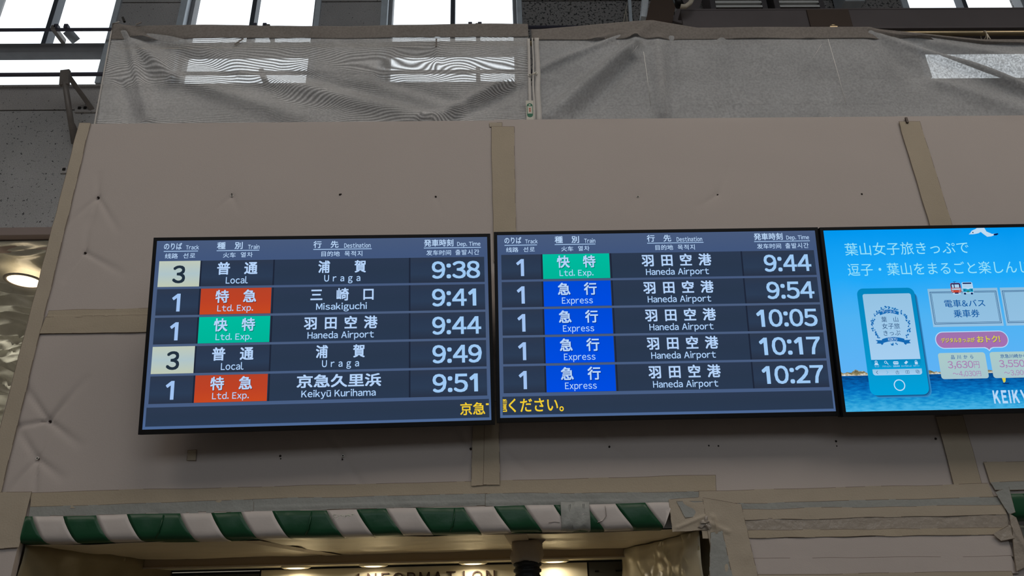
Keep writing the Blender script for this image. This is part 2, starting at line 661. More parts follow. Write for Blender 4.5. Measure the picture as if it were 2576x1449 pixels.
# spandrel panels below the sills: two courses
zs = 5.93
for xs in ([-9, -6.9, -4.95, -3.15, -1.2, 0.75, 2.24, 3.21, 4.6, 6.6, 8.8, 11],):
    for a, b in zip(xs, xs[1:]):
        wbox('concrete_panel', a + g / 2, b - g / 2, zs + g / 2, Z_SILL - 0.03)
for xs in ([-9, -6.9, -4.95, -3.45, -1.2, 0.75, 2.24, 3.21, 4.6, 6.6, 8.8, 11],):
    for a, b in zip(xs, xs[1:]):
        wbox('concrete_panel', a + g / 2, b - g / 2, Z_BOT, zs - g / 2, M_CONC2 if a < -3.5 else M_CONC)
# piers between the windows
edges = [-9] + [e for w in WIN for e in w] + [11]
zj = 7.217
for k in range(0, len(edges), 2):
    a, b = edges[k], edges[k + 1]
    wbox('joint_backing', a + 0.02, b - 0.02, Z_SILL - 0.03, 9.6, M_SEAM, BW + 0.03, BW + 0.25, 0)
    cuts = [a, b] if b - a < 2 else [a, (a + b) / 2 - 0.4, b]
    for p, q in zip(cuts, cuts[1:]):
        mt = M_CONCROUGH if p > 0 else M_CONC
        for z0, z1 in ((Z_SILL - 0.03, 6.66), (6.66, zj), (zj, 9.6)) if b < -3 and False else ((Z_SILL - 0.03, zj), (zj, 9.6)):
            wbox('concrete_panel', p + g / 2, q - g / 2, z0 + g / 2, z1 - g / 2, mt)
for a, b in WIN:
    wbox('concrete_panel', a, b, Z_TOP, 9.6)
tag(box('trim_1', -9, 11, BW - 0.06, BW + 0.26, 4.618, Z_BOT - 0.008, M_TRIM, None, 0.006), 'pinkish painted edge strip along the foot of the concrete wall', **S)

WLAB = ['leftmost tall bright window with two guard rails in front',
        'tall bright window above the left end of the dust sheet',
        'tall bright window above the middle of the board row',
        'bright window at the far right beyond the dark beam']
for i, (a, b) in enumerate(WIN):
    w = tag(empty('window_%d' % (i + 1), ((a + b) / 2, BW, Z_SILL)), WLAB[i], **S)
    o = ((a + b) / 2, BW, Z_SILL)

    def wp(name, x0, x1, y0, y1, z0, z1, mat, bev=0.003):
        return local(box(name, x0, x1, y0, y1, z0, z1, mat, w, bev), o)
    bm = bmesh.new()
    f = 0.055
    for (x0, x1, z0, z1) in ((a, a + f, Z_SILL, Z_TOP), (b - f, b, Z_SILL, Z_TOP), (a + f, b - f, Z_TOP - f, Z_TOP), (a + f, b - f, Z_SILL - 0.03, Z_SILL + 0.02)):
        bm_box(bm, x0, x1, BW + 0.06, BW + 0.16, z0, z1, 0.003)
    local(bmobj('window_frame', bm, M_FRAMEG, w), o)
    bm = bmesh.new()
    for (x0, x1) in ((a - 0.045, a + 0.02), (b - 0.02, b + 0.03)):
        bm_box(bm, x0, x1, BW - 0.02, BW + 0.06, Z_SILL - 0.03, Z_TOP, 0.004)
    local(bmobj('window_jamb_strip', bm, M_ALU, w), o)
    c = (a + b) / 2
    wp('window_mullion', c - 0.022, c + 0.022, BW + 0.05, BW + 0.15, Z_TR1, Z_TOP - f, M_FRAME)
    wp('window_transom', a + f, b - f, BW + 0.04, BW + 0.15, Z_TR0, Z_TR1, M_FRAMEG)
    for x0, x1, z0, z1 in ((a + f, c - 0.022, Z_TR1, Z_TOP - f), (c + 0.022, b - f, Z_TR1, Z_TOP - f), (a + f, b - f, Z_SILL + 0.02, Z_TR0)):
        wp('window_pane', x0, x1, BW + 0.10, BW + 0.106, z0, z1, M_PANE, 0)

# ---- passage beyond the wall: ceiling wrapped in plastic sheeting
ZC = 4.615
tag(box('ceiling_passage', -9, 11, BW + 0.26, 13, ZC + 0.06, ZC + 0.3, M_ROOF), 'low passage ceiling above the plastic drape', **S)
nx, ny = 300, 430
gx, gy = np.meshgrid(np.linspace(-9, -3.2, nx), np.linspace(BW + 0.02, 12.9, ny))
hz = 0.05 * vnoise(gx * 0.5, gy * 1.3, 4.0, 3) + 0.04 * vnoise(gx, gy * 2.2, 7.5, 5)
for k in range(240):
    r = random.Random(100 + k)
    cx, cy = r.uniform(-8.8, -3.3), r.uniform(5.7, 12.7)
    a = r.gauss(0.1, 0.6)
    L = r.uniform(0.4, 1.8)
    hz += crease(gx, gy, cx, cy, cx + L * math.cos(a), cy + L * math.sin(a), r.choice((-1, 1)) * r.uniform(0.03, 0.09), 0.012, 0.045)
P = np.stack([gx, gy, ZC - 0.01 + np.clip(hz * np.clip((gy - BW) / 0.5, 0, 1), -0.30, 0.05)], -1)
dr = solid_grid('plastic_drape', P[::-1], nx, ny, (0, 0, 0.004), M_CEILFILM)
tag(dr, 'crumpled plastic sheeting draped under the passage ceiling at left', 'plastic sheet')

# ------------------------------------------------------------------ lights of the place and an added fill light
def luminaire(x, y, z, label, power=1.0, rot=0.0):
    t = tag(empty('ceiling_light', (x, y, z)), label, 'ceiling light', 'hall panel lights')
    box('housing', -1.3, 1.3, -1.3, 1.3, 0.0, 0.08, M_ROOF, t, 0.01)
    box('diffuser', -1.25, 1.25, -1.25, 1.25, -0.012, 0.0, M_LAMP, t, 0.004)
    tube('hanger', [(-0.9, 0, 0.08), (-0.9, 0, 9.6 - z)], 0.008, M_STEEL, t)
    tube('hanger', [(0.9, 0, 0.08), (0.9, 0, 9.6 - z)], 0.008, M_STEEL, t)
    ld = bpy.data.lights.new('tube_glow', 'AREA')
    ld.shape = 'RECTANGLE'
    ld.size, ld.size_y = 2.4, 2.4
    ld.energy = HALL_LIGHT_W * power
    ld.color = (1.0, 0.90, 0.80)
    lo = bpy.data.objects.new('tube_glow', ld)
    COL.objects.link(lo)
    lo.parent = t
    lo.location = (0, 0, -0.03)
    t.rotation_euler = (0, 0, rot)
    return t


for (x, y, z, pw, nm) in ((-4.2, -0.9, 6.9, 1.0, 'panel light hung over the hall, left of the viewer'),
                          (0.4, -0.9, 6.9, 0.9, 'panel light hung over the hall, above the viewer'),
                          (4.4, -0.9, 6.9, 1.9, 'panel light hung over the hall, right of the viewer')):
    luminaire(x, y, z, nm, pw)


def downlight(name, p, r, mat, watts, label, group, col, rim, depth=0.03, spread=2.6):
    t = tag(empty(name, p), label, 'downlight', group)
    n = 28
    vs, fs = [], []
    prof = [(r * 1.22, 0.0), (r * 1.22, -0.006), (r * 1.02, -0.010), (r, -0.004)]
    for (rr, z) in prof:
        for j in range(n):
            q = 2 * math.pi * j / n
            vs.append((rr * math.cos(q), rr * math.sin(q), z))
    for i in range(3):
        for j in range(n):
            fs.append((i * n + j, i * n + (j + 1) % n, (i + 1) * n + (j + 1) % n, (i + 1) * n + j))
    obj('trim_ring', vs, fs, rim, t, True)
    vs = [(0, 0, -0.012)]
    for (rr, z) in ((r * 0.6, -0.010), (r, -0.005)):
        for j in range(n):
            q = 2 * math.pi * j / n
            vs.append((rr * math.cos(q), rr * math.sin(q), z))
    fs = [(0, 1 + (j + 1) % n, 1 + j) for j in range(n)]
    fs += [(1 + j, 1 + (j + 1) % n, 1 + n + (j + 1) % n, 1 + n + j) for j in range(n)]
    obj('diffuser', vs, fs, mat, t, True)
    ld = bpy.data.lights.new('lamp_glow', 'AREA')
    ld.shape = 'DISK'
    ld.size = r * 1.8
    ld.energy = watts
    ld.color = col
    ld.spread = spread
    lo = bpy.data.objects.new('lamp_glow', ld)
    COL.objects.link(lo)
    lo.parent = t
    lo.location = (0, 0, -0.02)
    return t


p = atz(62, 706, ZC - 0.11)
downlight('ceiling_downlight', p, 0.135, M_WARM, 30, 'round lit downlight under plastic drape at the left edge', None, (1.0, 0.88, 0.66), M_TAPE2, spread=3.1)
# added fill light on an added pier, unseen, raking the drape's folds
pier = tag(box('added_pier', -2.4, -2.0, 8.6, 9.6, 0, ZC + 0.06, M_HALLWALL), 'unseen pier added behind the hoarding to carry the fill light', **S)
wl = tag(empty('drape_fill_light', (-2.44, 9.1, 4.05)), 'unseen fill light added behind the hoarding to rake the plastic drape', 'wall light')
box('housing', -0.03, 0.04, -0.45, 0.45, -0.10, 0.10, M_STEEL, wl, 0.01)
box('diffuser', -0.045, -0.03, -0.43, 0.43, -0.09, 0.09, M_LAMP, wl, 0.004)
ld = bpy.data.lights.new('drape_fill_glow', 'AREA')
ld.shape = 'RECTANGLE'
ld.size, ld.size_y = 0.18, 0.86
ld.energy = 130
ld.color = (1.0, 0.95, 0.82)
lo = bpy.data.objects.new('drape_fill_glow', ld)
COL.objects.link(lo)
lo.parent = wl
lo.location = (-0.06, 0, 0)
lo.rotation_euler = (0, math.radians(90), 0)

# ------------------------------------------------------------------ guard rails and struts at the left windows
rail_l = [('upper grey guard rail running across the tall windows', 6.875, 0.014),
          ('lower grey guard rail near the window sills', 6.335, 0.016)]
for lab, z, r in rail_l:
    yy = BW - 0.16
    k = (yy / BW)
    zz = 1.6 + (z - 1.6) * k
    t = tag(empty('guard_rail', (-3, yy, zz)), lab, 'rail', 'window guard rails')
    tube('rail_tube', [(-6.0, 0, 0), (3.9, 0, 0)], r * 1.15, M_GUARD, t)
    for x in ((-2.05, -0.1) if z < 6.6 else (-4.01, -2.05, -0.1)):
        box('clip', x - 0.02 + 3 - 0.0, x + 0.02 + 3, -0.03, 0.16, -0.02, 0.03, M_STEEL, t, 0.004)
    if z > 6.6:
        for x in (-3.99, -2.17, -0.17):
            for dx in (0.0, 0.09):
                box('hook', x + 3 + dx - 0.018, x + 3 + dx + 0.018, -0.03, 0.015, 0.0, 0.045, M_GUARD, t, 0.004)
t = tag(empty('rail_bracket', at(190, 95, BW - 0.1)), 'short pale bracket between upper guard rail and transom of leftmost window', 'bracket')
b0 = at(190, 95, BW - 0.1)
bar_between('bracket_plate', at(168, 77, BW - 0.12) - b0, at(192, 104, BW - 0.02) - b0, 0.085, 0.012, M_ALU, t)
p0 = at(163, 205, BW - 0.35)
t = tag(empty('rail_strut', at(187, 360, BW - 0.03)), 'steel strut with diagonal brace holding the lower guard rail at left', 'strut')
o = at(187, 360, BW - 0.03)
tube('strut_tube', [p0 - o, at(176, 290, BW - 0.17) - o, at(187, 362, BW - 0.03) - o], 0.024, M_STEEL, t)
bar_between('brace', at(170, 188, BW - 0.33) - o, at(232, 275, BW - 0.02) - o, 0.04, 0.02, M_STEEL, t)
bar_between('head_plate', at(165, 178, BW - 0.34) - o, at(162, 214, BW - 0.34) - o, 0.075, 0.03, M_STEEL, t)
q = at(222, 272, BW - 0.012) - o
box('wall_plate', q[0] - 0.11, q[0] + 0.11, q[1] - 0.01, q[1] + 0.01, q[2] - 0.05, q[2] + 0.03, M_CONC, t, 0.003)
for dx in (-0.07, -0.02):
    box('bolt', q[0] + dx - 0.012, q[0] + dx + 0.012, q[1] - 0.02, q[1], q[2] - 0.02, q[2] + 0.004, M_SEAM, t, 0.002)
c_ = at(163, 428, BW - 0.01) - o
box('anchor_plate', c_[0] - 0.03, c_[0] + 0.03, c_[1] - 0.01, c_[1] + 0.01, c_[2] - 0.035, c_[2] + 0.035, M_CONC, t, 0.003)
box('bolt', c_[0] - 0.012, c_[0] + 0.012, c_[1] - 0.02, c_[1] - 0.01, c_[2] - 0.012, c_[2] + 0.012, M_SEAM, t, 0.002)
bar_between('lower_brace', at(182, 310, BW - 0.12) - o, at(194, 335, BW - 0.01) - o, 0.03, 0.02, M_STEEL, t)

# ------------------------------------------------------------------ roof steel at the upper right
YB = 4.2
t = tag(empty('roof_beam', (3.0, YB, 5.60)), 'long dark steel beam under the right window', 'beam')


def tl(o, loc):
    o.location = (-loc[0], -loc[1], -loc[2])
    return o


L0 = (3.0, YB, 5.60)
tl(box('web', 1.45, 9.5, YB, YB + 0.02, 5.56, 5.785, M_DARKSTEEL, t), L0)
tl(box('lower_flange', 1.45, 9.5, YB - 0.06, YB + 0.10, 5.545, 5.565, M_DARKSTEEL, t, 0.003), L0)
tl(box('upper_flange', 1.45, 9.5, YB - 0.004, YB + 0.10, 5.785, 5.80, M_DARKSTEEL, t, 0.003), L0)
tl(box('splice_plate', 2.40, 2.72, YB - 0.012, YB, 5.57, 5.782, M_BROWNSTEEL, t, 0.003), L0)
t = tag(empty('roof_column', at(1690, 60, 4.35)), 'brown steel member leaning up beside the coarse concrete panel', 'column')
o = at(1690, 60, 4.35)
bar_between('flange', at(1655, 66, 4.30) - o, at(1690, -90, 4.5) - o, 0.20, 0.02, M_BROWNSTEEL, t)
bar_between('web_plate', at(1715, 62, 4.36) - o, at(1775, -90, 4.6) - o, 0.16, 0.02, M_DARKSTEEL, t)
bar_between('edge_flange', at(1617, 56, 4.40) - o, at(1632, -90, 4.6) - o, 0.045, 0.10, M_ALU, t)
t = tag(empty('window_post', at(1590, 57, BW - 0.1)), 'thin pale metal post at the edge of the coarse concrete panel', 'post')
o = at(1590, 57, BW - 0.1)
bar_between('post_bar', at(1587, 60, BW - 0.1) - o, at(1578, -80, BW - 0.1) - o, 0.03, 0.03, M_ALU, t)
tube('wire', [at(1568, 57, BW - 0.12) - o, at(1578, 8, BW - 0.12) - o], 0.005, M_TIE, t, 6)
tube('wire', [at(1578, 57, BW - 0.12) - o, at(1576, 30, BW - 0.12) - o], 0.005, M_TIE, t, 6)
# curved conduit at the top
t = tag(empty('conduit_bend', at(1720, 15, 4.1)), 'pale bent conduit with black socket at the roof column', 'conduit')
o = at(1720, 15, 4.1)
tube('conduit_tube', [at(1712, 16, 4.1) - o, at(1724, 17, 4.1) - o, at(1736, 8, 4.12) - o, at(1743, -6, 4.14) - o], 0.018, M_TIE, t)
tube('socket', [at(1702, -4, 4.1) - o, at(1710, 14, 4.1) - o], 0.032, M_BLACK, t)
# louvred vents
for k, (xa, xb, lab) in enumerate(((1787, 1930, 'left louvred vent with pale slats under the roof'), (1948, 2074, 'right louvred vent with pale slats under the roof'))):
    A, B = at(xa, 10, BW - 0.25), at(xb, 10, BW - 0.25)
    zt, zb = 8.0, at(1900, 28, BW - 0.25)[2]
    o = np.array([(A[0] + B[0]) / 2, BW - 0.25, zb])
    t = tag(empty('louvre_vent', o), lab, 'vent', 'louvred vents')
    w2 = (B[0] - A[0]) / 2
    bm = bmesh.new()
    for (x0, x1, z0, z1) in ((-w2, -w2 + 0.05, 0, 1.0), (w2 - 0.05, w2, 0, 1.0), (-w2 + .05, w2 - .05, 0, 0.03), (-w2 + .05, w2 - .05, 0.97, 1.0)):
        bm_box(bm, x0, x1, 0, 0.2, z0, z1, 0.004)
    bmobj('vent_frame', bm, M_DARKSTEEL, t)
    box('vent_backing', -w2 + .05, w2 - .05, 0.19, 0.22, 0.03, 0.97, M_SEAM, t)
    for j in range(17):
        z = 0.05 + j * 0.054
        v = [(-w2 + .05, 0.00, z), (w2 - .05, 0.00, z), (w2 - .05, 0.05, z + 0.018), (-w2 + .05, 0.05, z + 0.018)]
        v += [(x, y, zz + 0.026) for x, y, zz in v]
        obj('slat', v, [(3, 2, 1, 0), (4, 5, 6, 7), (0, 1, 5, 4), (1, 2, 6, 5), (2, 3, 7, 6), (3, 0, 4, 7)], M_EDGE2, t)
A = at(1640, 30, BW - 0.05)
tag(box('roof_bracket', 3.42, 3.62, BW - 0.22, BW - 0.02, 6.98, 7.9, M_ALU, None, 0.01), 'pale steel bracket right of the louvred vents', 'bracket')

# ------------------------------------------------------------------ dust sheets above the hoarding
YS = W + 0.07


def folded_sheet(name, x0f, x1f, ztop, zbot, folds, mat, seed, nx, nz, yoff=0.0, amp=0.006):
    u = np.linspace(0, 1, nx)
    v = np.linspace(0, 1, nz)
    U, V = np.meshgrid(u, v)
    Z = zbot + (ztop(U) - zbot) * V
    X = x0f(V) + (x1f(V) - x0f(V)) * U
    H = amp * vnoise(X, Z, 9.0, seed) + 0.4 * amp * vnoise(X, Z, 24.0, seed + 1)
    for (a, b, am, w0, w1) in folds:
        A, B = at(*a, YS), at(*b, YS)
        H += crease(X, Z, A[0], A[2], B[0], B[2], am * 1.15, w0, w1, False, True)
    H = H * (1 - 0.7 * np.clip((V - 0.70) / 0.2, 0, 1))
    Y = YS + yoff + H
    return np.stack([X, Y, Z], -1)


foldsL = [((310, 75), (440, 200), -0.035, 0.018, 0.05), ((440, 200), (760, 300), -0.028, 0.03, 0.05),
          ((320, 80), (375, 300), -0.022, 0.012, 0.035), ((345, 90), (600, 190), 0.020, 0.02, 0.05),
          ((600, 190), (1080, 300), -0.028, 0.03, 0.05), ((700, 170), (1140, 285), 0.02, 0.03, 0.04),
          ((1290, 205), (1060, 308), -0.040, 0.022, 0.035), ((1310, 215), (1100, 308), 0.022, 0.03, 0.05),
          ((300, 200), (330, 305), 0.015, 0.02, 0.04), ((950, 195), (1180, 260), 0.015, 0.03, 0.03),
          ((1100, 100), (1098, 170), -0.010, 0.008, 0.02), ((1000, 130), (1290, 180), 0.010, 0.03, 0.03)]
xl0 = at(285, 60, YS)[0]
xl1 = at(1334, 200, YS)[0]
xl0b = at(243, 312, YS)[0]
zt = at(800, 66, YS)[2]
PL = folded_sheet('s', lambda V: xl0b + (xl0 - xl0b) * V, lambda V: xl1 + 0 * V,
                  lambda U: zt + 0.006 * np.sin(U * 9) + 0.018 * np.exp(-(U / 0.03) ** 2), 3.60, foldsL, M_SHEETL, 21, 190, 70)
t = tag(empty('dust_sheet', (xl0, YS, 3.6)), 'grey mesh dust sheet with windows showing through, left of the lacing seam', 'dust sheet', 'mesh dust sheets above the hoarding')
OL = (xl0, YS, 3.6)
tl(solid_grid('mesh_cloth', PL[:, :], 190, 70, (0, 0.0006, 0), M_SHEETL, t), OL)
# hem: doubled cloth along the top
PH = PL[56:, :].copy()
PH[..., 1] = PH[..., 1] - 0.004
z0h = at(800, 97, YS)[2]
vh = np.linspace(0, 1, PH.shape[0])[:, None]
PH[..., 2] = z0h + (PL[-1:, :, 2] + 0.003 - z0h) * vh
tl(solid_grid('hem', PH, 190, PH.shape[0], (0, 0.0006, 0), M_HEM, t), OL)
# bright rope edge on the left end
pe = [np.array([xl0b + (xl0 - xl0b) * v, YS - 0.004, 3.6 + (zt + 0.018 - 3.6) * v]) for v in np.linspace(0, 1, 14)]
pe.append(pe[-1] + np.array([0.03, 0, 0.012]))
tl(tube('edge_cord', pe, 0.0035, M_EDGE, t, 8), OL)
for (a, b) in (((309, 44), (313, 55)),):
    tl(bar_between('pole_tip', at(*a, YS + 0.01), at(*b, YS + 0.01), 0.01, 0.01, M_SEAM, t), OL)
for (a, b) in (((590, 112), (612, 97)), ((1098, 97), (1097, 117)), ((342, 62), (356, 56))):
    tl(bar_between('tie_end', at(*a, YS - 0.012), at(*b, YS - 0.012), 0.007, 0.003, M_HEM, t), OL)
# white vertical edging with lacing
for k, (xa, xb) in enumerate(((1326, 1333),)):
    A, B = at(xa, 100, YS), at(xa + 4, 311, YS)
    C2, D2 = at(xb, 100, YS), at(xb + 5, 311, YS)
    V = np.linspace(0, 1, 20)[:, None]
    PP = np.stack([(B + (A - B) * v) + np.array([0, -0.010 + 0.003 * math.sin(v * 9), 0]) for v in np.linspace(0, 1, 20)])
    QQ = np.stack([(D2 + (C2 - D2) * v) + np.array([0, -0.009, 0]) for v in np.linspace(0, 1, 20)])
    tl(solid_grid('edge_band', np.stack([PP, QQ], 1), 2, 20, (0, 0.001, 0), M_EDGE, t), OL)

# right sheet
foldsR = [((1560, 90), (1360, 175), -0.022, 0.010, 0.02), ((1600, 110), (1380, 300), -0.045, 0.022, 0.05),
          ((1590, 150), (1450, 300), 0.028, 0.03, 0.05), ((1640, 62), (1590, 110), -0.028, 0.012, 0.03),
          ((1655, 100), (1665, 290), -0.020, 0.025, 0.03), ((1690, 100), (1700, 260), 0.015, 0.02, 0.03),
          ((2190, 78), (2600, 235), -0.045, 0.020, 0.03), ((2200, 80), (2600, 200), 0.030, 0.03, 0.05),
          ((2185, 80), (2330, 200), 0.020, 0.03, 0.06), ((2330, 200), (2600, 290), -0.018, 0.03, 0.05),
          ((2250, 90), (2600, 150), -0.022, 0.012, 0.02), ((1820, 110), (1825, 290), 0.010, 0.03, 0.03),
          ((2040, 110), (2060, 290), -0.010, 0.03, 0.04)]
xr0 = at(1342, 200, YS)[0]
xr1 = 3.6
zr = at(1900, 71, YS)[2]
pk = at(1640, 53, YS)
xe = at(2185, 69, YS)[0]


def ztopR(U):
    X = xr0 + (xr1 - xr0) * U
    z = zr + 0 * U
    z = z + (pk[2] - zr) * np.clip(1 - np.abs(X - pk[0]) / np.where(X < pk[0], 0.55, 0.22), 0, 1)
    z = z - 0.006 * np.clip(1 - (X - xr0) / 0.3, 0, 1)
    z = z - 0.085 * np.clip((X - xe) / 0.55, 0, 1) ** 0.8 - 0.01 * np.clip((X - xe - 0.55), 0, 1)
    return z


PR = folded_sheet('s', lambda V: xr0 + 0 * V, lambda V: xr1 + 0 * V, ztopR, 3.60, foldsR, M_SHEETR, 41, 260, 70)
t = tag(empty('dust_sheet', (xr0, YS, 3.6)), 'grey mesh dust sheet sagging from the pipe, right of the lacing seam', 'dust sheet', 'mesh dust sheets above the hoarding')
OR = (xr0, YS, 3.6)
tl(solid_grid('mesh_cloth', PR, 260, 70, (0, 0.0006, 0), M_SHEETR, t), OR)
PH = PR[56:, :205].copy()
PH[..., 1] -= 0.004
z0h = at(1800, 99, YS)[2]
vh = np.linspace(0, 1, PH.shape[0])[:, None]
top = PR[-1:, :205, 2] + 0.003
PH[..., 2] = np.minimum(z0h, top - 0.03) + (top - np.minimum(z0h, top - 0.03)) * vh
tl(solid_grid('hem', PH, 205, PH.shape[0], (0, 0.0006, 0), M_HEM, t), OR)
for k, (xa, xb) in enumerate(((1339, 1342), (1346, 1357))):
    A, B = at(xa - 1, 100, YS), at(xa + 2, 311, YS)
    C2, D2 = at(xb - 1, 100, YS), at(xb + 5, 311, YS)
    vv = np.linspace(0, 1, 24)
    wob = np.array([[0.002 * math.sin(v * 11 + k), -0.011 - 0.003 * math.sin(v * 8), 0] for v in vv])
    PP = np.stack([(B + (A - B) * v) for v in vv]) + wob
    QQ = np.stack([(D2 + (C2 - D2) * v) for v in vv]) + wob
    tl(solid_grid('edge_band', np.stack([PP, QQ], 1), 2, 24, (0, 0.001, 0), M_EDGE, t), OR)
# stitched foot band seen above the board at right
A, B = at(1690, 306, W + 0.055), at(2285, 295, W + 0.055)
pp = np.array([A + (B - A) * s + np.array([0, 0, 0.003 * math.sin(s * 14)]) for s in np.linspace(0, 1, 30)])
qq = pp + np.stack([0 * pp[:, 0], 0 * pp[:, 0], 0.012 - 0.008 * np.linspace(0, 1, 30)], 1)
tl(solid_grid('edge_band', np.stack([pp, qq], 0), 30, 2, (0, 0.001, 0), M_EDGE, t), OR)


def ring_data(c, R, r, n=18, k=8, ax=(1, 0, 0), ay=(0, 0, 1), an=(0, 1, 0)):
    c, ax, ay, an = map(lambda q: np.array(q, float), (c, ax, ay, an))
    vs, fs = [], []
    for i in range(n):
        q = 2 * math.pi * i / n
        d = math.cos(q) * ax + math.sin(q) * ay
        for j in range(k):
            w = 2 * math.pi * j / k
            vs.append(c + d * (R + r * math.cos(w)) + an * r * math.sin(w))
    for i in range(n):
        for j in range(k):
            fs.append((i * k + j, ((i + 1) % n) * k + j, ((i + 1) % n) * k + (j + 1) % k, i * k + (j + 1) % k))
    return vs, fs


for (x, y) in ((1332, 189), (1348, 184)):
    v, f = ring_data(at(x, y, YS - 0.014), 0.0065, 0.002)
    tl(obj('eyelet', v, f, M_WASHER, t, True), OR)
tl(tube('lacing_cord', [at(1332, 189, YS - 0.018), at(1340, 187, YS - 0.022), at(1348, 184, YS - 0.018)], 0.0018, M_TIE, t, 6), OR)
for (x, y) in ((1840, 302), (2089, 297)):
    v, f = ring_data(at(x, y, W + 0.05), 0.006, 0.002)
    tl(obj('eyelet', v, f, M_WASHER, t, True), OR)
for (a, b) in (((1619, 130), (1637, 268)), ((1588, 135), (1604, 115)), ((2083, 98), (2129, 264)), ((2040, 152), (2066, 112)), ((1554, 102), (1556, 118)), ((1591, 102), (1595, 128))):  # bright crease highlights on the cloth, added as thin pale tubes
    tl(tube('bright_streak', [at(*a, YS - 0.03), at((a[0] + b[0]) / 2 + 1, (a[1] + b[1]) / 2, YS - 0.032), at(*b, YS - 0.03)], 0.0011 if abs(b[1] - a[1]) > 100 else 0.0005, M_EDGE2, t, 6), OR)
# oval green label on the seam
c = at(1333, 277, YS - 0.016)
t2 = tag(empty('sheet_label', c), 'oval green and white product label on the lacing seam', 'label')


def capsule(w, h, n=10):
    r = w / 2
    return [(r * math.cos(a), h / 2 - r + r * math.sin(a)) for a in np.linspace(0, math.pi, n)] + \
           [(r * math.cos(a), -h / 2 + r + r * math.sin(a)) for a in np.linspace(math.pi, 2 * math.pi, n)]


def plate(name, poly, y, th, mat, parent):
    n = len(poly)
    vs = [(a, y, b) for a, b in poly] + [(a, y + th, b) for a, b in poly]
    fs = [tuple(range(n - 1, -1, -1)), tuple(range(n, 2 * n))] + [(i, (i + 1) % n, n + (i + 1) % n, n + i) for i in range(n)]
    return obj(name, vs, fs, mat, parent)


plate('label_backing', [(-.017, -.056), (.017, -.056), (.017, .056), (-.017, .056)], 0.0012, 0.001, M_LABEL, t2)
plate('label_oval', capsule(0.027, 0.078), 0, 0.001, M_LABELG, t2)
plate('label_field', [(-.011, -.020), (.011, -.020), (.011, .022), (-.011, .022)], -0.0006, 0.0005, M_LABEL, t2)
plate('label_crest', [(-.004, .026), (.004, .026), (.004, .033), (-.004, .033)], -0.0006, 0.0005, M_LABEL, t2)
for z in (0.003, -0.009):
    plate('label_mark', [(-.004, z), (.004, z), (.004, z + .008), (-.004, z + .008)], -0.001, 0.0004, M_LABELR, t2)
t2.rotation_euler = (0, 0.0, 0)

# prop standing behind the right sheet
c = at(1672, 275, YS + 0.30)
tt = tag(empty('scaffold_post', (c[0], YS + 0.30, 0)), 'upright prop seen dimly through the right dust sheet', 'post')
tube('post_tube', [(0, 0, 0), (0, 0, 4.42)], 0.026, M_STEEL, tt, 14)
tube('post_collar', [(0, 0, c[2] - 0.09), (0, 0, c[2])], [0.05, 0.034], M_STEEL, tt, 14)
box('post_foot', -0.07, 0.07, -0.07, 0.07, 0, 0.01, M_STEEL, tt, 0.002)

# scaffold pipe carrying the sheets
zp = at(2400, 82, YS + 0.04)[2]
t = tag(empty('scaffold_pipe', (0, YS + 0.045, zp)), 'round brass-toned scaffold pipe above the sagging right dust sheet', 'pipe')
tube('pipe_tube', [(at(2150, 82, YS + 0.045)[0], 0, 0), (3.8, 0, -0.002)], 0.0125, M_PIPE, t, 16)
tube('pipe_tube', [(xl0 + 0.03, 0.0, -0.055), (at(2150, 82, YS + 0.045)[0], 0, -0.045)], 0.0125, M_PIPE, t, 16)
for k, x in enumerate((2251, 2478)):
    c = at(x, 84, YS + 0.03)
    tt = tag(empty('pipe_tie', c), ('cord loop on the pipe at the kink of the right dust sheet', 'cord loop with hanging end near the right edge of the pipe')[k], 'tie', 'cord ties on the pipe')
    v, f = ring_data((0, 0.012, -0.002), 0.021, 0.0025, 18, 6, (0, 1, 0), (0, 0, 1), (1, 0, 0))
    obj('loop', v, f, M_TIE, tt, True)
    tube('cord_end', [(0, -0.008, -0.012), (-0.003, -0.012, -0.028), (-0.014, -0.014, -0.058 if k else -0.032)], 0.0025, M_TIE, tt, 6)
    if k:
        tube('cord_end', [(0.002, -0.008, -0.012), (0.0, -0.012, -0.03), (0.004, -0.014, -0.056)], 0.003, M_TIE, tt, 6)
c = at(2097, 66, YS + 0.03)
tt = tag(empty('pipe_clamp', c), 'small brass clamp poking over the top of the right dust sheet', 'clamp')
tube('clamp_bolt', [(-0.012, 0, 0.004), (0.008, 0, 0.004)], 0.007, M_PIPE, tt, 10)
box('clamp_foot', -0.022, 0.018, -0.006, 0.006, -0.012, -0.002, M_PIPE, tt, 0.002)

# ------------------------------------------------------------------ the hoarding
hoard = tag(empty('wall_front', (0, W, 0)), 'temporary cloth-covered hoarding carrying the display boards', **S)


def hp(o):
    o.location = (0, -W, 0)
    return o


ZB, ZT = 1.985, 3.668
SCREWS = [  # px, py, crease strength, washer, creases at angles (deg, image sense: 0 right, 90 up)
    (245, 494, 1.0, 0, (100, -125, -55, -90)), (583, 492, 0.55, 1, (-130, -60)), (855, 489, 0.0, 0, ()), (1096, 494, 0.3, 0, (-70,)),
    (1605, 494, 0.4, 1, (-120,)), (1806, 489, 0.55, 0, (-145, 70)), (2168, 488, 0.0, 0, ()),
    (212, 634, 1.0, 0, (95, -30, -112)), (122, 1058, 1.4, 0, (58, 132, -35, 190, -100)), (91, 1152, 1.3, 1, (130, 75, -35, -120, -80)),
    (705, 1147, 0.0, 0, ()), (862, 1146, 0.9, 1, (125, -55, -110)), (1184, 1128, 0.8, 0, (-115, 120)), (1262, 1127, 0.8, 1, (-45, 105)),
    (1533, 1123, 0.7, 0, (120, -35)), (1783, 1121, 0.3, 0, (-40,)), (1807, 1122, 0.0, 0, ()), (2103, 1110, 0.0, 0, ()),
    (2355, 1103, 0.5, 0, (-120,))]


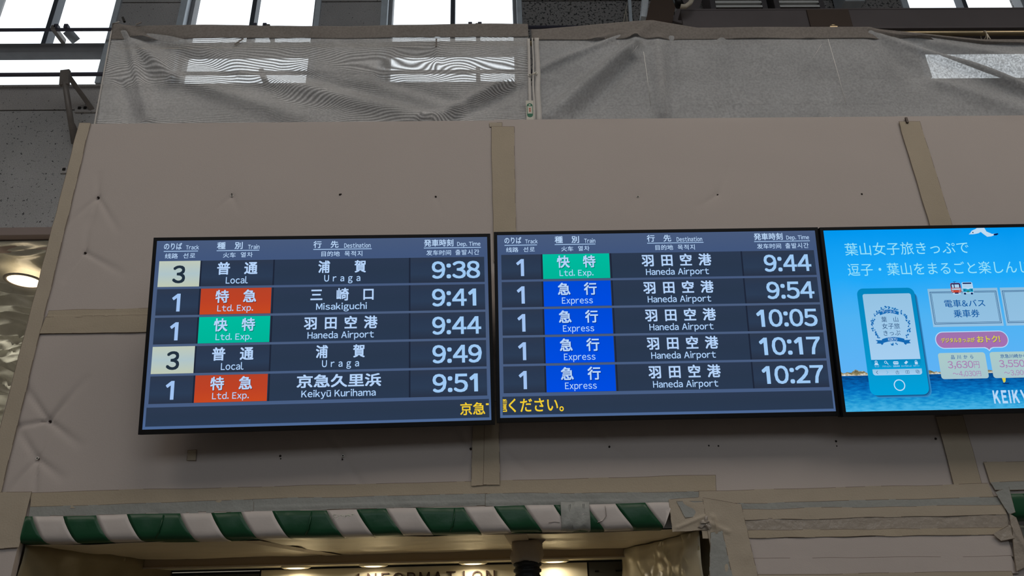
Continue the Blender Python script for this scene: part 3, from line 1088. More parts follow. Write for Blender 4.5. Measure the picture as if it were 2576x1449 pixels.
def panel_height(X, Z, seed):
    H = 0.0016 * vnoise(X, Z, 3.5, seed) + 0.0006 * vnoise(X, Z, 14.0, seed + 1)
    for (px, py, s, wsh, angs) in SCREWS:
        if s <= 0:
            continue
        P0 = at(px, py, W)
        d = np.hypot(X - P0[0], Z - P0[2])
        H += 0.005 * s * np.exp(-d / 0.018)
        for j, a in enumerate(angs):
            Lr = 0.09 + 0.07 * ((j * 7 + px) % 5) / 4
            Lr *= (0.7 + 0.6 * s)
            a = math.radians(a)
            H += crease(X, Z, P0[0], P0[2], P0[0] + Lr * math.cos(a), P0[2] + Lr * math.sin(a), 0.0070 * s, 0.0045, 0.017)
    return np.clip(H, -0.004, 0.018)


def panel(x0, x1, z0, z1, seed, step=0.009):
    nx, nz = int((x1 - x0) / step) + 2, int((z1 - z0) / step) + 2
    X, Z = np.meshgrid(np.linspace(x0, x1, nx), np.linspace(z0, z1, nz))
    H = panel_height(X, Z, seed)
    edge = np.minimum(np.minimum(X - x0, x1 - X), np.minimum(Z - z0, z1 - Z))
    H = H * np.clip(edge / 0.03, 0, 1)
    return hp(solid_grid('panel', np.stack([X, W + H, Z], -1), nx, nz, (0, 0.03, 0), M_PANEL, hoard, crisp=True))


panel(-1.808, 0.02, ZB, ZT - 0.004, 51)
panel(0.02, 1.887, ZB, ZT, 52)
panel(1.887, 3.6, ZB, ZT, 53)
# lower part right of the counter opening, left jamb post
panel(0.765, 1.83, 0.0, ZB - 0.004, 54, 0.03)
panel(-1.808, -1.64, 0.0, ZB - 0.004, 55, 0.03)
# return of the hoarding on its left end
hp(box('side_panel', -1.806, -1.786, W + 0.032, W + 0.95, 0, ZT - 0.01, M_PANEL, hoard))


def tape(pts, mat, layer=1, seed=0, wr=0.0008, n=(60, 8), name='tape_strip', wob=0.0012, creases=(), Y=None):
    """Adhesive strip; pts = TL, TR, BR, BL in photo pixels on the hoarding plane."""
    Yp = W if Y is None else Y
    q = [at(x, y, Yp) for x, y in pts]
    nu, nv = n
    nu, nv = nu + 2, nv + 2
    wd, ht = np.linalg.norm(q[1] - q[0]), np.linalg.norm(q[0] - q[3])
    eu, ev = min(0.2, 0.0013 / wd), min(0.2, 0.0013 / ht)
    ul = np.concatenate([[0], np.linspace(eu, 1 - eu, nu - 2), [1]])
    vl = np.concatenate([[0], np.linspace(ev, 1 - ev, nv - 2), [1]])
    u, v = ul[None, :, None], vl[:, None, None]
    P = (q[3] * (1 - u) + q[2] * u) * (1 - v) + (q[0] * (1 - u) + q[1] * u) * v
    r = random.Random(seed)
    X, Z = P[..., 0].copy(), P[..., 2].copy()
    e = (vl[:, None] - 0.5) * 2
    P[..., 2] += wob * vnoise(X, Z * 0, 23.0, seed + 3) * e
    P[..., 0] += wob * vnoise(X * 0, Z, 23.0, seed + 4)
    H = wr * (0.6 * vnoise(X, Z, 30, seed) + 0.4 * vnoise(X, Z, 75, seed + 1))
    for (a, b, am, w) in creases:
        A, B = at(*a, Yp), at(*b, Yp)
        H += crease(X, Z, A[0], A[2], B[0], B[2], -am, w, w, False)
    P[..., 1] = Yp - 0.0036 - 0.0014 * layer + np.clip(H, -0.012, 0.0004)
    o = hp(solid_grid(name, P, nu, nv, (0, 0.0007, 0), mat, hoard, crisp=True))
    # grimy adhesive along the cut edges, broken here and there
    o.data.materials.append(M_GRIME)
    ph = r.uniform(0, 6.28)
    for j in range(nv - 1):
        for i in range(nu - 1):
            if i in (0, nu - 2) or j in (0, nv - 2):
                if math.sin(i * 0.55 + ph) + math.sin(j * 0.9 + i * 0.21 + 2 * ph) > -0.9:
                    o.data.polygons[j * (nu - 1) + i].material_index = 1
    return o


# long edges and joints
tape([(201, 311), (230, 311), (3, 1250), (-42, 1250)], M_TAPE2, 2, 1, n=(6, 90))
tape([(125, 781), (700, 770), (700, 792), (119, 801)], M_TAPE, 1, 2, creases=[((120, 799), (700, 790), 0.002, 0.003)])
tape([(117, 798), (700, 789), (700, 830), (100, 841)], M_TAPE, 2, 3, creases=[((150, 832), (260, 812), 0.0015, 0.004)])
tape([(1235, 319), (1293, 319), (1300, 660), (1243, 660)], M_TAPE, 1, 4, n=(6, 40))
tape([(1230, 310), (1263, 310), (1263, 320), (1231, 320)], M_TAPE2, 0, 5, n=(6, 4))
tape([(1190, 1010), (1224, 1010), (1217, 1222), (1187, 1223)], M_TAPE, 3, 6, n=(6, 30))
tape([(1220, 1010), (1254, 1010), (1259, 1221), (1216, 1222)], M_TAPE, 4, 7, n=(6, 30))
tape([(2259, 308), (2313, 307), (2400, 590), (2343, 590)], M_TAPE, 2, 8, n=(8, 40), creases=[((2283, 310), (2375, 560), -0.002, 0.004), ((2262, 306), (2268, 326), 0.006, 0.006)])
tape([(2352, 1050), (2420, 1045), (2470, 1222), (2399, 1226)], M_TAPE, 2, 9, n=(8, 24))
hp(bar_between('clip', at(2279, 296, W - 0.008), at(2283, 309, W - 0.010), 0.010, 0.006, M_SCREW, hoard))
# lower horizontal courses above the opening
tape([(82, 1239), (1800, 1195), (1803, 1240), (78, 1282)], M_TAPE, 1, 10, n=(170, 6), creases=[((480, 1246), (560, 1262), 0.002, 0.004)])
tape([(77, 1276), (640, 1256), (640, 1288), (72, 1306)], M_GREYTAPE, 2, 11, wr=0.0016, n=(90, 8))
tape([(636, 1256), (1225, 1241), (1225, 1273), (636, 1288)], M_GREYTAPE, 2, 12, wr=0.0016, n=(90, 8), creases=[((640, 1277), (1225, 1264), 0.002, 0.003)])
tape([(1221, 1242), (1757, 1237), (1757, 1272), (1221, 1275)], M_GREYTAPE, 3, 13, wr=0.0018, n=(90, 8), creases=[((1221, 1264), (1757, 1262), 0.002, 0.003)])
tape([(70, 1299), (1690, 1262), (1690, 1271), (68, 1311)], M_PANEL, 2, 14, n=(150, 4))
tape([(1755, 1236), (2482, 1217), (2500, 1256), (1757, 1276)], M_TAPE2, 3, 15, n=(90, 8))
tape([(2470, 1163), (2700, 1158), (2720, 1206), (2488, 1218)], M_TAPE, 2, 16, n=(30, 6))
tape([(2488, 1214), (2700, 1207), (2720, 1230), (2500, 1234)], M_GREYTAPE, 3, 17, n=(30, 6))
tape([(-35, 1239), (84, 1237), (50, 1378), (-70, 1385)], M_TAPE2, 3, 18, wr=0.0014, n=(14, 24), creases=[((70, 1260), (40, 1360), 0.002, 0.004)])
# courses right of the opening
tape([(1757, 1270), (2510, 1250), (2520, 1275), (1758, 1288)], M_GREYTAPE, 4, 19, n=(90, 5))
tape([(1762, 1284), (2522, 1270), (2528, 1296), (1764, 1312)], M_TAPE2, 5, 20, n=(90, 5))
tape([(1762, 1309), (2530, 1290), (2538, 1330), (1764, 1338)], M_SHEENTAPE, 4, 21, wr=0.0016, n=(110, 8))
tape([(1764, 1336), (2536, 1328), (2545, 1345), (1766, 1356)], M_TAPE, 5, 22, n=(90, 5))
tape([(1880, 1354), (2530, 1345), (2548, 1402), (1890, 1407)], M_PANEL, 3, 23, n=(60, 6))
tape([(1884, 1404), (2540, 1399), (2560, 1442), (1890, 1449)], M_PANEL, 4, 24, n=(60, 6))
tape([(1780, 1447), (2540, 1437), (2570, 1520), (1780, 1530)], M_TAPE2, 5, 25, n=(60, 6))
# patches round the right end of the striped band
tape([(1680, 1256), (1765, 1252), (1778, 1334), (1690, 1340)], M_TAPE2, 6, 26, wr=0.0022, n=(24, 24), creases=[((1700, 1330), (1770, 1300), 0.004, 0.005)])
tape([(1700, 1262), (1768, 1262), (1758, 1300), (1722, 1304)], M_GREYTAPE, 7, 27, wr=0.001, n=(14, 12))
tape([(1762, 1252), (1862, 1270), (1905, 1460), (1800, 1470)], M_TAPE2, 7, 28, wr=0.0022, n=(20, 40), creases=[((1790, 1300), (1800, 1340), 0.008, 0.006), ((1765, 1310), (1830, 1340), 0.006, 0.006)])
tape([(1785, 1340), (1815, 1335), (1850, 1490), (1782, 1490)], M_GREYTAPE, 8, 29, wr=0.002, n=(12, 30))
tape([(474, 1132), (496, 1131), (494, 1160), (470, 1160)], M_TAPE, 1, 30, n=(8, 8))
# torn edge at the far right end
tape([(2495, 1240), (2530, 1226), (2548, 1290), (2532, 1296)], M_GREYTAPE, 9, 31, wr=0.0015, n=(12, 16))
tape([(2530, 1292), (2548, 1302), (2590, 1420), (2548, 1440)], M_SHEENTAPE, 10, 32, wr=0.003, n=(16, 30), creases=[((2535, 1330), (2580, 1400), 0.006, 0.006)])
tape([(2490, 1345), (2532, 1322), (2560, 1352), (2510, 1362)], M_SHEENTAPE, 11, 33, wr=0.002, n=(14, 10))
# crumpled tape knot at the corner of the band
c = at(1772, 1318, W)
vs, fs = [], []
r = random.Random(5)
nn, kk = 16, 10
for i in range(kk + 1):
    th = math.pi * i / kk
    for j in range(nn):
        ph = 2 * math.pi * j / nn
        rr = 0.02 * (1 + 0.35 * math.sin(3 * ph + 2 * th) + 0.25 * math.sin(5 * ph - 3 * th + 1))
        vs.append((c[0] + rr * math.sin(th) * math.cos(ph), W - 0.013 + 0.4 * rr * math.cos(th), c[2] + rr * math.sin(th) * math.sin(ph)))
for i in range(kk):
    for j in range(nn):
        fs.append((i * nn + j, i * nn + (j + 1) % nn, (i + 1) * nn + (j + 1) % nn, (i + 1) * nn + j))
hp(obj('tape_knot', vs, fs, M_SHEENTAPE, hoard))

# screws and holes
for (px, py, s, wsh, angs) in SCREWS + [(858, 488, 0, 2, ()), (583, 488, 0, 2, ()), (706, 1154, 0, 2, ()), (861, 1155, 0, 2, ()), (2105, 1122, 0, 2, ()), (161, 425, 0, 9, ())]:
    if wsh == 9:
        continue
    c = at(px, py, W)
    R0 = {0: 0.0042, 1: 0.0030, 2: 0.0026}[wsh]
    n = 12
    dy = 0.006 * s
    vs = [(c[0], W - 0.0025 + dy, c[2])]
    for (rr, y) in ((R0 * 0.7, -0.0022), (R0, -0.0006), (R0, 0.012)):
        for j in range(n):
            q = 2 * math.pi * j / n
            vs.append((c[0] + rr * math.cos(q), W + y + dy, c[2] + rr * math.sin(q)))
    fs = [(0, 1 + j, 1 + (j + 1) % n) for j in range(n)]
    for i in range(2):
        fs += [(1 + i * n + j, 1 + (i + 1) * n + j, 1 + (i + 1) * n + (j + 1) % n, 1 + i * n + (j + 1) % n) for j in range(n)]
    sc_ = hp(obj('screw', vs, fs, M_SCREW, hoard, True))
    if wsh == 1:
        v, f = ring_data((c[0], W - 0.001 + dy, c[2]), 0.0042, 0.0014, 16, 6)
        hp(obj('washer', v, f, M_WASHER, hoard, True))

# ------------------------------------------------------------------ striped band over the opening
zb0, zb1 = 1.898, 1.987
band = tag(empty('striped_band', (-1.64, W, zb0)), 'green and white diagonal safety tape wrapped along the counter lintel', 'safety tape')
OB = (-1.64, W, zb0)
prof = [(-0.0115, zb1), (-0.0135, 1.965), (-0.0145, 1.945), (-0.0145, 1.928), (-0.013, 1.916), (-0.007, 1.906), (0.004, 1.900), (0.05, 1.8975)]
SH = 0.062
sfrac = [max(0.0, (zb1 - z) / (zb1 - zb0)) ** 1.15 for _, z in prof]
xtop = lambda px: at(px, 1312 - (px - 60) * 0.0272, W)[0]
greens = [(2, 84), (161, 244), (321, 455), (533, 608), (686, 823), (898, 972), (1046, 1167), (1242, 1319), (1392, 1474), (1547, 1622)]
xe_l, xe_r = -1.632, at(1690, 1270, W)[0]
segs, cur = [], None
bounds = []
for a, b in greens:
    bounds += [(xtop(a), 'g'), (xtop(b), 'w')]
seq = [(xe_l - 0.12, 'w')] + bounds + [(xe_r, 'end')]
for (xa, kd), (xb, _) in zip(seq, seq[1:]):
    nu = max(4, int((xb - xa) / 0.012))
    ss = sfrac
    P = np.zeros((len(prof), nu, 3))
    for j, ((dy, z), s) in enumerate(zip(prof, ss)):
        X = np.linspace(xa, xb, nu) + SH * s
        X = np.clip(X, xe_l, at(1690 - 22 * s, 1270 + 60 * s, W)[0])
        bul = 0.0012 * np.sin(X * 31 + j * 0.7) + 0.0008 * np.sin(X * 83)
        P[j, :, 0], P[j, :, 1], P[j, :, 2] = X, W + dy + bul, z + 0.0012 * np.sin(X * 14)
    P = P[::-1]
    o = tl(solid_grid('green_stripe' if kd == 'g' else 'white_stripe', P, nu, len(prof), (0, 0.0008, 0.0004), M_GREEN if kd == 'g' else M_WHITE, band), OB)
# folds where the tape laps over
for px in (415, 786, 1144):
    a = at(px, 1300 - (px - 400) * 0.026, W)
    bpt = [(a[0], W - 0.014, 1.983), (a[0] - 0.002, W - 0.018, 1.95), (a[0] - 0.006, W - 0.017, 1.925), (a[0] - 0.016, W - 0.008, 1.908)]
    tl(tube('lap_fold', bpt, [0.002, 0.0035, 0.0045, 0.003], M_GREEN, band, 8), OB)


def band_patch(x0, x1, mat, lay, seed, zt_=1.996, name='patch'):
    A, B = at(x0, 1270, W)[0], at(x1, 1270, W)[0]
    pr = [(-0.014, zt_)] + [(dy - 0.0016 * lay, z) for dy, z in prof[1:]]
    nu = 26
    P = np.zeros((len(pr), nu, 3))
    X = np.linspace(A, B, nu)
    for j, (dy, z) in enumerate(pr):
        P[j, :, 0], P[j, :, 2] = X, z + 0.001 * np.sin(X * 90 + j)
        P[j, :, 1] = W + dy - 0.001 + 0.0015 * np.sin(X * 120 + j * 1.3 + seed) + 0.001 * np.sin(X * 260 - j * 2)
    return tl(solid_grid(name, P[::-1], nu, len(pr), (0, 0.0006, 0.0003), mat, band), OB)


band_patch(1409, 1481, M_GREYTAPE, 2, 1)
for (pts_, rr) in ((((1432, 1272), (1437, 1300), (1441, 1330)), 0.002), (((1480, 1283), (1466, 1294), (1452, 1302)), 0.0015), (((1523, 1272), (1525, 1298), (1515, 1310), (1503, 1314)), 0.0016),
                   (((1380, 1314), (1395, 1312), (1408, 1314)), 0.001)):
    tl(tube('crinkle', [at(x, y, W - 0.016) for x, y in pts_], rr, M_GREYTAPE if rr > 0.0018 else M_WHITE, band, 6), OB)
# flaked patch on one white stripe
for k in range(70):
    r = random.Random(900 + k)
    a, b = r.uniform(0, 1), r.gauss(0, 0.35)
    x = 838 + 60 * a
    y = 1298 + 9 * b * (1 - 0.5 * a) + 2 * math.sin(a * 6)
    c = at(x, y, W - 0.0135)
    d = r.uniform(0.0006, 0.0016)
    an = r.uniform(0, 3.14)
    poly = [(d * math.cos(an + q) * (1.8 if i % 2 else 0.8), d * math.sin(an + q)) for i, q in enumerate((0, 1.6, 3.1, 4.7))]
    vs = [(c[0] + u, c[1] - 0.0012, c[2] + v) for u, v in poly] + [(c[0] + u, c[1] + 0.001, c[2] + v) for u, v in poly]
    if k == 0:
        FV, FF = [], []
    bb = len(FV)
    FV += vs
    FF += [(bb, bb + 1, bb + 2, bb + 3), (bb + 7, bb + 6, bb + 5, bb + 4)] + [(bb + i, bb + 4 + i, bb + 4 + (i + 1) % 4, bb + (i + 1) % 4) for i in range(4)]
M_FLAKE = surf('pale_flaking_adhesive', (0.85, 0.86, 0.74), 0.4, 0.05, 20)
tl(tag(obj('adhesive_flakes', FV, FF, M_FLAKE, band), 'pale flaking adhesive', kind='stuff'), OB)

# second band over the opening at the far right
band2 = tag(empty('striped_band', (1.84, W, zb0)), 'green and white safety tape over the opening at the right edge', 'safety tape')
OB2 = (1.84, W, zb0)
for xa, xb, kd in ((1.835, 1.905, 'g'), (1.905, 1.99, 'w'), (1.99, 2.09, 'g'), (2.09, 2.18, 'w'), (2.18, 2.28, 'g'), (2.28, 2.4, 'w')):
    nu = 8
    P = np.zeros((len(prof), nu, 3))
    for j, ((dy, z), s) in enumerate(zip(prof, ss)):
        X = np.clip(np.linspace(xa, xb, nu) + SH * s * (1 if xa > 1.84 or 1 else 0), 1.835, 2.5)
        if xa < 1.84:
            X[0] = 1.835
            X = np.linspace(1.835, X[-1], nu)
        P[j, :, 0], P[j, :, 1], P[j, :, 2] = X, W + dy, z + 0.004
    tl(solid_grid('green_stripe' if kd == 'g' else 'white_stripe', P[::-1], nu, len(prof), (0, 0.0008, 0.0004), M_GREEN if kd == 'g' else M_WHITE, band2), OB2)
t = tag(empty('shutter_box', (2.4, W + 0.1, 1.7)), 'shiny metal shutter housing under the striped tape at right edge', 'shutter')
for k in range(5):
    box('shutter_slat', -0.56, 0.6, -0.02, 0.02, 0.14 - k * 0.06, 0.196 - k * 0.06, M_SILVER, t, 0.012)
box('shutter_curtain', -0.56, 0.6, 0.03, 0.05, -1.7, 0.19, M_SILVER, t)

# ------------------------------------------------------------------ counter recess under the lintel
YBK = 3.60
LX0, LX1 = -1.635, 0.762
lint = tag(empty('trim_2', (0, W + 0.05, 1.9)), 'boxed lintel above the information counter', **S)
OLn = (0, W + 0.05, 1.9)
tl(box('lintel_core', LX0, LX1, W + 0.034, 3.42, 1.905, ZT - 0.3, M_HALLWALL, lint), OLn)
nx, ny = 110, 34
gx, gy = np.meshgrid(np.linspace(LX0, LX1, nx), np.linspace(W + 0.03, 3.42, ny))
hz = 0.0025 * vnoise(gx, gy * 2.5, 9, 77) + 0.0015 * vnoise(gx, gy * 2, 30, 78)
for k in range(16):
    r = random.Random(300 + k)
    cx, cy = r.uniform(-1.5, 0.5), r.uniform(2.85, 3.35)
    a = r.gauss(0.0, 0.25)
    hz += crease(gx, gy, cx, cy, cx + 0.3 * math.cos(a), cy + 0.3 * math.sin(a), r.choice((-1, 1)) * 0.006, 0.008, 0.02)
P = np.stack([gx, gy, 1.8985 + np.clip(hz, -0.01, 0.004)], -1)
tl(solid_grid('soffit_film', P[::-1], nx, ny, (0, 0, 0.001), M_SOFFIT, lint), OLn)
for xa, xb, yb in ((0.03, 0.11, 0.0), (-0.9, -0.83, 0.12)):
    vs = [(xa, W + 0.04, 1.8955), (xb, W + 0.04, 1.8955), (xb + 0.05 + yb, 3.40, 1.8955), (xa + 0.05 + yb, 3.40, 1.8955)]
    vs += [(a, b, c + 0.0006) for a, b, c in vs]
    tl(obj('soffit_tape', vs, [(3, 2, 1, 0), (4, 5, 6, 7), (0, 1, 5, 4), (1, 2, 6, 5), (2, 3, 7, 6), (3, 0, 4, 7)], M_TAPE, lint), OLn)
ZL2 = 1.862
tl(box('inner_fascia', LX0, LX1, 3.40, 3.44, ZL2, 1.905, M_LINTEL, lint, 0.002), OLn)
tl(box('fascia_edge_strip', LX0, LX1, 3.392, 3.402, ZL2 - 0.003, ZL2 + 0.004, M_TAPE2, lint, 0.001), OLn)
tl(box('inner_ceiling', LX0, LX1, 3.44, YBK + 0.02, ZL2 + 0.004, ZL2 + 0.03, M_CREAM, lint), OLn)
# recess back wall and jambs
rec = tag(empty('wall_recess', (0, YBK, 0)), 'cream back wall of the information counter recess', **S)
OR_ = (0, YBK, 0)
xa_, xb_, xc_, xd_ = at(432, 1440, YBK)[0], at(655, 1440, YBK)[0], at(1479, 1425, YBK)[0], at(1566, 1425, YBK)[0]
tl(box('wall_panel', xb_ + 0.004, xc_ - 0.004, YBK, YBK + 0.03, 0, ZL2 + 0.004, M_CREAM, rec), OR_)
M_GLASSG = surf('grey_glass_panel', (0.10, 0.10, 0.09), 0.2, 0.1, 3)
for k in range(4):
    a = xa_ + (xb_ - xa_) * k / 4
    b = xa_ + (xb_ - xa_) * (k + 1) / 4
    tl(box('glass_panel', a + 0.003, b - 0.003, YBK, YBK + 0.02, 0, ZL2 - 0.018, M_GLASSG, rec), OR_)
tl(box('dark_panel', xc_ + 0.004, xd_ + 0.04, YBK, YBK + 0.03, 0, ZL2 + 0.0, M_GLASSG, rec), OR_)
tl(box('panel_joint', xc_ - 0.004, xc_ + 0.004, YBK + 0.005, YBK + 0.03, 0, ZL2, M_BLACK, rec), OR_)
tl(box('panel_joint', xb_ - 0.004, xb_ + 0.004, YBK + 0.005, YBK + 0.03, 0, ZL2, M_BLACK, rec), OR_)
tl(box('frame_head', xa_ - 0.02, xb_, YBK - 0.004, YBK + 0.02, ZL2 - 0.018, ZL2 - 0.008, M_BLACK, rec), OR_)
tl(box('ceiling_gap', xa_ - 0.02, xd_, YBK - 0.006, YBK, ZL2 - 0.004, ZL2 + 0.003, M_BLACK, rec), OR_)
tl(box('keyhole_plate', xc_ + 0.03, xc_ + 0.048, YBK - 0.004, YBK, ZL2 - 0.047, ZL2 - 0.04, M_BLACK, rec), OR_)
tl(box('keyhole_plate', xc_ + 0.125, xc_ + 0.165, YBK - 0.004, YBK, ZL2 - 0.047, ZL2 - 0.04, M_BLACK, rec), OR_)


def jamb(name, xf, xb, label, mat, seed, creases_n):
    nz_, ny_ = 60, 44
    V, U = np.meshgrid(np.linspace(0, 1, ny_), np.linspace(0, 1, nz_))   # V depth, U height
    Z = 1.905 * U
    Yv = W + 0.028 + (YBK - W - 0.028) * V
    X0 = xf + (xb - xf) * V
    H = 0.005 * vnoise(Yv, Z, 12, seed) + 0.003 * vnoise(Yv, Z, 34, seed + 1)
    for k in range(creases_n):
        r = random.Random(seed * 31 + k)
        cy, cz = r.uniform(2.75, 3.5), r.uniform(1.6, 1.9)
        a = r.uniform(-0.9, 0.9)
        H += crease(Yv, Z, cy, cz, cy + 0.25 * math.cos(a), cz + 0.25 * math.sin(a), r.choice((-1, 1)) * 0.012, 0.008, 0.02)
    s = 1 if xf < 0 else -1
    P = np.stack([X0 + s * np.clip(H, -0.01, 0.03), Yv, Z], -1)
    if s > 0:
        P = P[:, ::-1]
    o = solid_grid(name, P[:, ::-1] if s > 0 else P, ny_, nz_, (-s * 0.003, 0, 0), mat)
    return o


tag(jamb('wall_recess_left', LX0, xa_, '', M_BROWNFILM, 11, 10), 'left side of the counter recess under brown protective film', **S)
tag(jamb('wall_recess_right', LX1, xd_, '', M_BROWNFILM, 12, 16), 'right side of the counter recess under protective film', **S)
# clear plastic film bulging off the right jamb
nu, nv = 44, 44
V, U = np.meshgrid(np.linspace(0, 1, nu), np.linspace(0, 1, nv))
Zf = 0.9 + (1.893 - 0.9) * U
Yf = W + 0.02 + 0.72 * V
Xf = LX1 - 0.03 + (xd_ - LX1) * V
H = 0.010 * vnoise(Yf, Zf, 10, 61) + 0.008 * vnoise(Yf, Zf, 26, 62)
for k in range(16):
    r = random.Random(700 + k)
    cy, cz = r.uniform(2.75, 3.3), r.uniform(1.7, 1.89)
    a = r.uniform(-0.5, 0.9)
    H += crease(Yf, Zf, cy, cz, cy + 0.2 * math.cos(a), cz + 0.2 * math.sin(a), r.choice((-1, 1)) * 0.014, 0.006, 0.014)
P = np.stack([Xf - np.clip(H, -0.02, 0.03), Yf, Zf], -1)
film = solid_grid('plastic_film', P, nu, nv, (0.001, 0, 0), M_FILM)
tag(film, 'crumpled clear plastic film hanging on the right side of the counter recess', 'plastic film')

# unseen counter added below the frame, pale to bounce the downlights
t = tag(empty('counter', (-0.45, 3.3, 0)), 'unseen pale counter added below the sign letters to bounce light', 'counter')
box('counter_top', -0.95, 0.92, -0.25, 0.28, 0.95, 0.99, M_CREAM, t, 0.006)
box('counter_front', -0.93, 0.90, -0.2, -0.17, 0, 0.95, M_CREAM, t, 0.004)

# counter downlights
DL = (745, 940, 1190, 1395)
for k, px in enumerate(DL):
    pyy = 1428 - (px - 745) * 0.030
    x = at(px, pyy, 3.53)[0]
    downlight('counter_downlight', (x, 3.525, ZL2 + 0.0035), 0.052, M_WARM, COUNTER_LIGHT_W,
              ('leftmost small downlight over the counter', 'second small downlight over the counter from the left',
               'small downlight over the end of the sign letters', 'small downlight beside the taped black camera')[k],
              'counter downlights', (1.0, 0.86, 0.62), M_CREAM, spread=3.0)

# ------------------------------------------------------------------ glyph shapes for lettering
ONE = (np.array([(0.0, 0.56), (0.20, 0.73), (0.30, 0.73), (0.30, 0.0), (0.185, 0.0), (0.185, 0.585), (0.055, 0.475)]), [(0, 6, 5, 1), (1, 5, 4, 3), (1, 3, 2)])
FIVE = None


RUNS = []


def layout(s, track=0.0, space=0.26, cjk=1.0):
    """Glyph run -> (verts Nx2, faces). Half-width signs take their shapes from the wide forms."""
    x = 0.0
    V, F = [], []
    n = 0
    RUNS.clear()
    for ch in s:
        if ch == ' ':
            x += space + track
            continue
        if ch == '\u3000':
            x += 1.0
            continue
        if ch == 'ū':
            v, f = glyph('ｕ')
            b = v[:, 0].min(), v[:, 0].max()
            k = len(v)
            v = np.concatenate([v, [(b[0] + .02, .645), (b[1] - .02, .645), (b[1] - .02, .705), (b[0] + .02, .705)]])
            f = f + [(k, k + 1, k + 2, k + 3)]
            adv = None
        elif ch == 'I':
            v, f = np.array([(0, 0), (0.1, 0), (0.1, 0.73), (0, 0.73)]), [(0, 1, 2, 3)]
            adv = None
        elif ch == '1':
            v, f = ONE
            adv = 0.55
            v = v + np.array([0.07, 0])
        elif ord(ch) < 127:
            v, f = glyph(chr(ord(ch) - 33 + 0xFF01))
            adv = None
        else:
            v, f = glyph(ch)
            adv = cjk
        if adv is None:
            x0 = v[:, 0].min()
            wd = v[:, 0].max() - x0
            sb = 0.055
            if ch.isdigit():
                sb = max(0.03, (0.56 - wd) / 2)
            v = v - np.array([x0 - sb, 0])
            adv = wd + 2 * sb
        V.append(v + np.array([x, 0]))
        F += [tuple(i + n for i in q) for q in f]
        RUNS.append((n, n + len(v)))
        n += len(v)
        x += adv + track
    return np.concatenate(V), F


def text(parent, s, bx, mat, depth, bold=0.0, track=0.0, space=0.34, cjk=1.0, name='lettering', tf=None, th=0.0):
    """Lettering fitted into box bx=(u0,v0,u1,v1) of the screen raster (v down)."""
    V, F = layout(s, track, space, cjk)
    runs = list(RUNS)
    lo, hi = V.min(0) - bold, V.max(0) + bold
    su, sv = (bx[2] - bx[0]) / (hi[0] - lo[0]), (bx[1] - bx[3]) / (hi[1] - lo[1])
    shifts = ((-1, -1), (1, -1), (-1, 1), (1, 1)) if bold > 0 else ((0, 0),)
    if bx[3] - bx[1] < 60:
        runs = [(0, len(V))]
    first = None
    for (a, b) in runs:
        fv, ff = [], []
        fs = [q for q in F if a <= q[0] < b]
        for k, (p, q_) in enumerate(shifts):
            vv = V[a:b] + np.array([p * bold, q_ * bold])
            X, Z = tf(bx[0] + (vv[:, 0] - lo[0]) * su, bx[3] + (vv[:, 1] - lo[1]) * sv)
            fv.append(np.stack([X, np.full(len(vv), depth - 0.00002 * k), Z], 1))
            ff += [tuple(i - a + k * (b - a) for i in q) for q in fs]
        first = obj(name, np.concatenate(fv), ff, mat, parent)
    return first


# INFORMATION letters on the recess wall
x0s, x1s = at(885, 1448, YBK - 0.01)[0], at(1250, 1438, YBK - 0.01)[0]
zts = at(1100, 1438, YBK - 0.01)[2]
sign = tag(empty('counter_sign', ((x0s + x1s) / 2, YBK, zts - 0.05)), 'dark raised capitals reading INFORMATION on the lit cream wall', 'sign')
sx = (x0s + x1s) / 2
word = 'INFORMATION'
wid = (x1s - x0s) / len(word)
for i, ch in enumerate(word):
    v, f = glyph(chr(ord(ch) - 33 + 0xFF01))
    if ch == 'I':
        v, f = np.array([(0, 0), (0.1, 0), (0.1, 0.73), (0, 0.73)]), [(0, 1, 2, 3)]
    v = (v - v.min(0)) / (v[:, 1].max() - v[:, 1].min()) * 0.05
    v = v - np.array([v[:, 0].max() / 2, 0])
    xo = x0s - sx + (i + 0.5) * wid
    n = len(v)
    fr = np.stack([v[:, 0] + xo, np.full(n, -0.012), v[:, 1]], 1)
    bk = fr + np.array([0, 0.012, 0])
    ec = {}
    for q in f:
        for a, b in zip(q, q[1:] + q[:1]):
            ec[(min(a, b), max(a, b))] = ec.get((min(a, b), max(a, b)), []) + [(a, b)]
    sides = [(e[0][1], e[0][0], e[0][0] + n, e[0][1] + n) for e in ec.values() if len(e) == 1]
    obj('letter', np.concatenate([fr, bk]), list(f) + [tuple(reversed([i2 + n for i2 in q])) for q in f] + sides, M_LETTER, sign)

# black camera hanging in the opening, its mount wrapped in tape
c = at(1325, 1376, 3.0)
t = tag(empty('hanging_camera', (c[0], 3.0, 1.898)), 'black ribbed camera body hanging from a mount wrapped in crumpled tape', 'camera')
nn = 24
vs, fs = [], []
rows = [(0.045, 0.0), (0.052, -0.012), (0.050, -0.035), (0.054, -0.055), (0.050, -0.074), (0.044, -0.082)]
for i, (rr, z) in enumerate(rows):
    for j in range(nn):
        q = 2 * math.pi * j / nn
        k = rr * (1 + 0.07 * math.sin(5 * q + i * 1.3) + 0.04 * math.sin(9 * q - i))
        vs.append((k * 1.15 * math.cos(q), k * math.sin(q), z + 0.006 * math.sin(3 * q + 1) * (i > 3)))
for i in range(len(rows) - 1):
    for j in range(nn):
        fs.append((i * nn + j, (i + 1) * nn + j, (i + 1) * nn + (j + 1) % nn, i * nn + (j + 1) % nn))
fs.append(tuple(range(nn)))
fs.append(tuple(reversed(range((len(rows) - 1) * nn, len(rows) * nn))))
obj('tape_wrap', vs, fs, M_TAPE2, t, True)
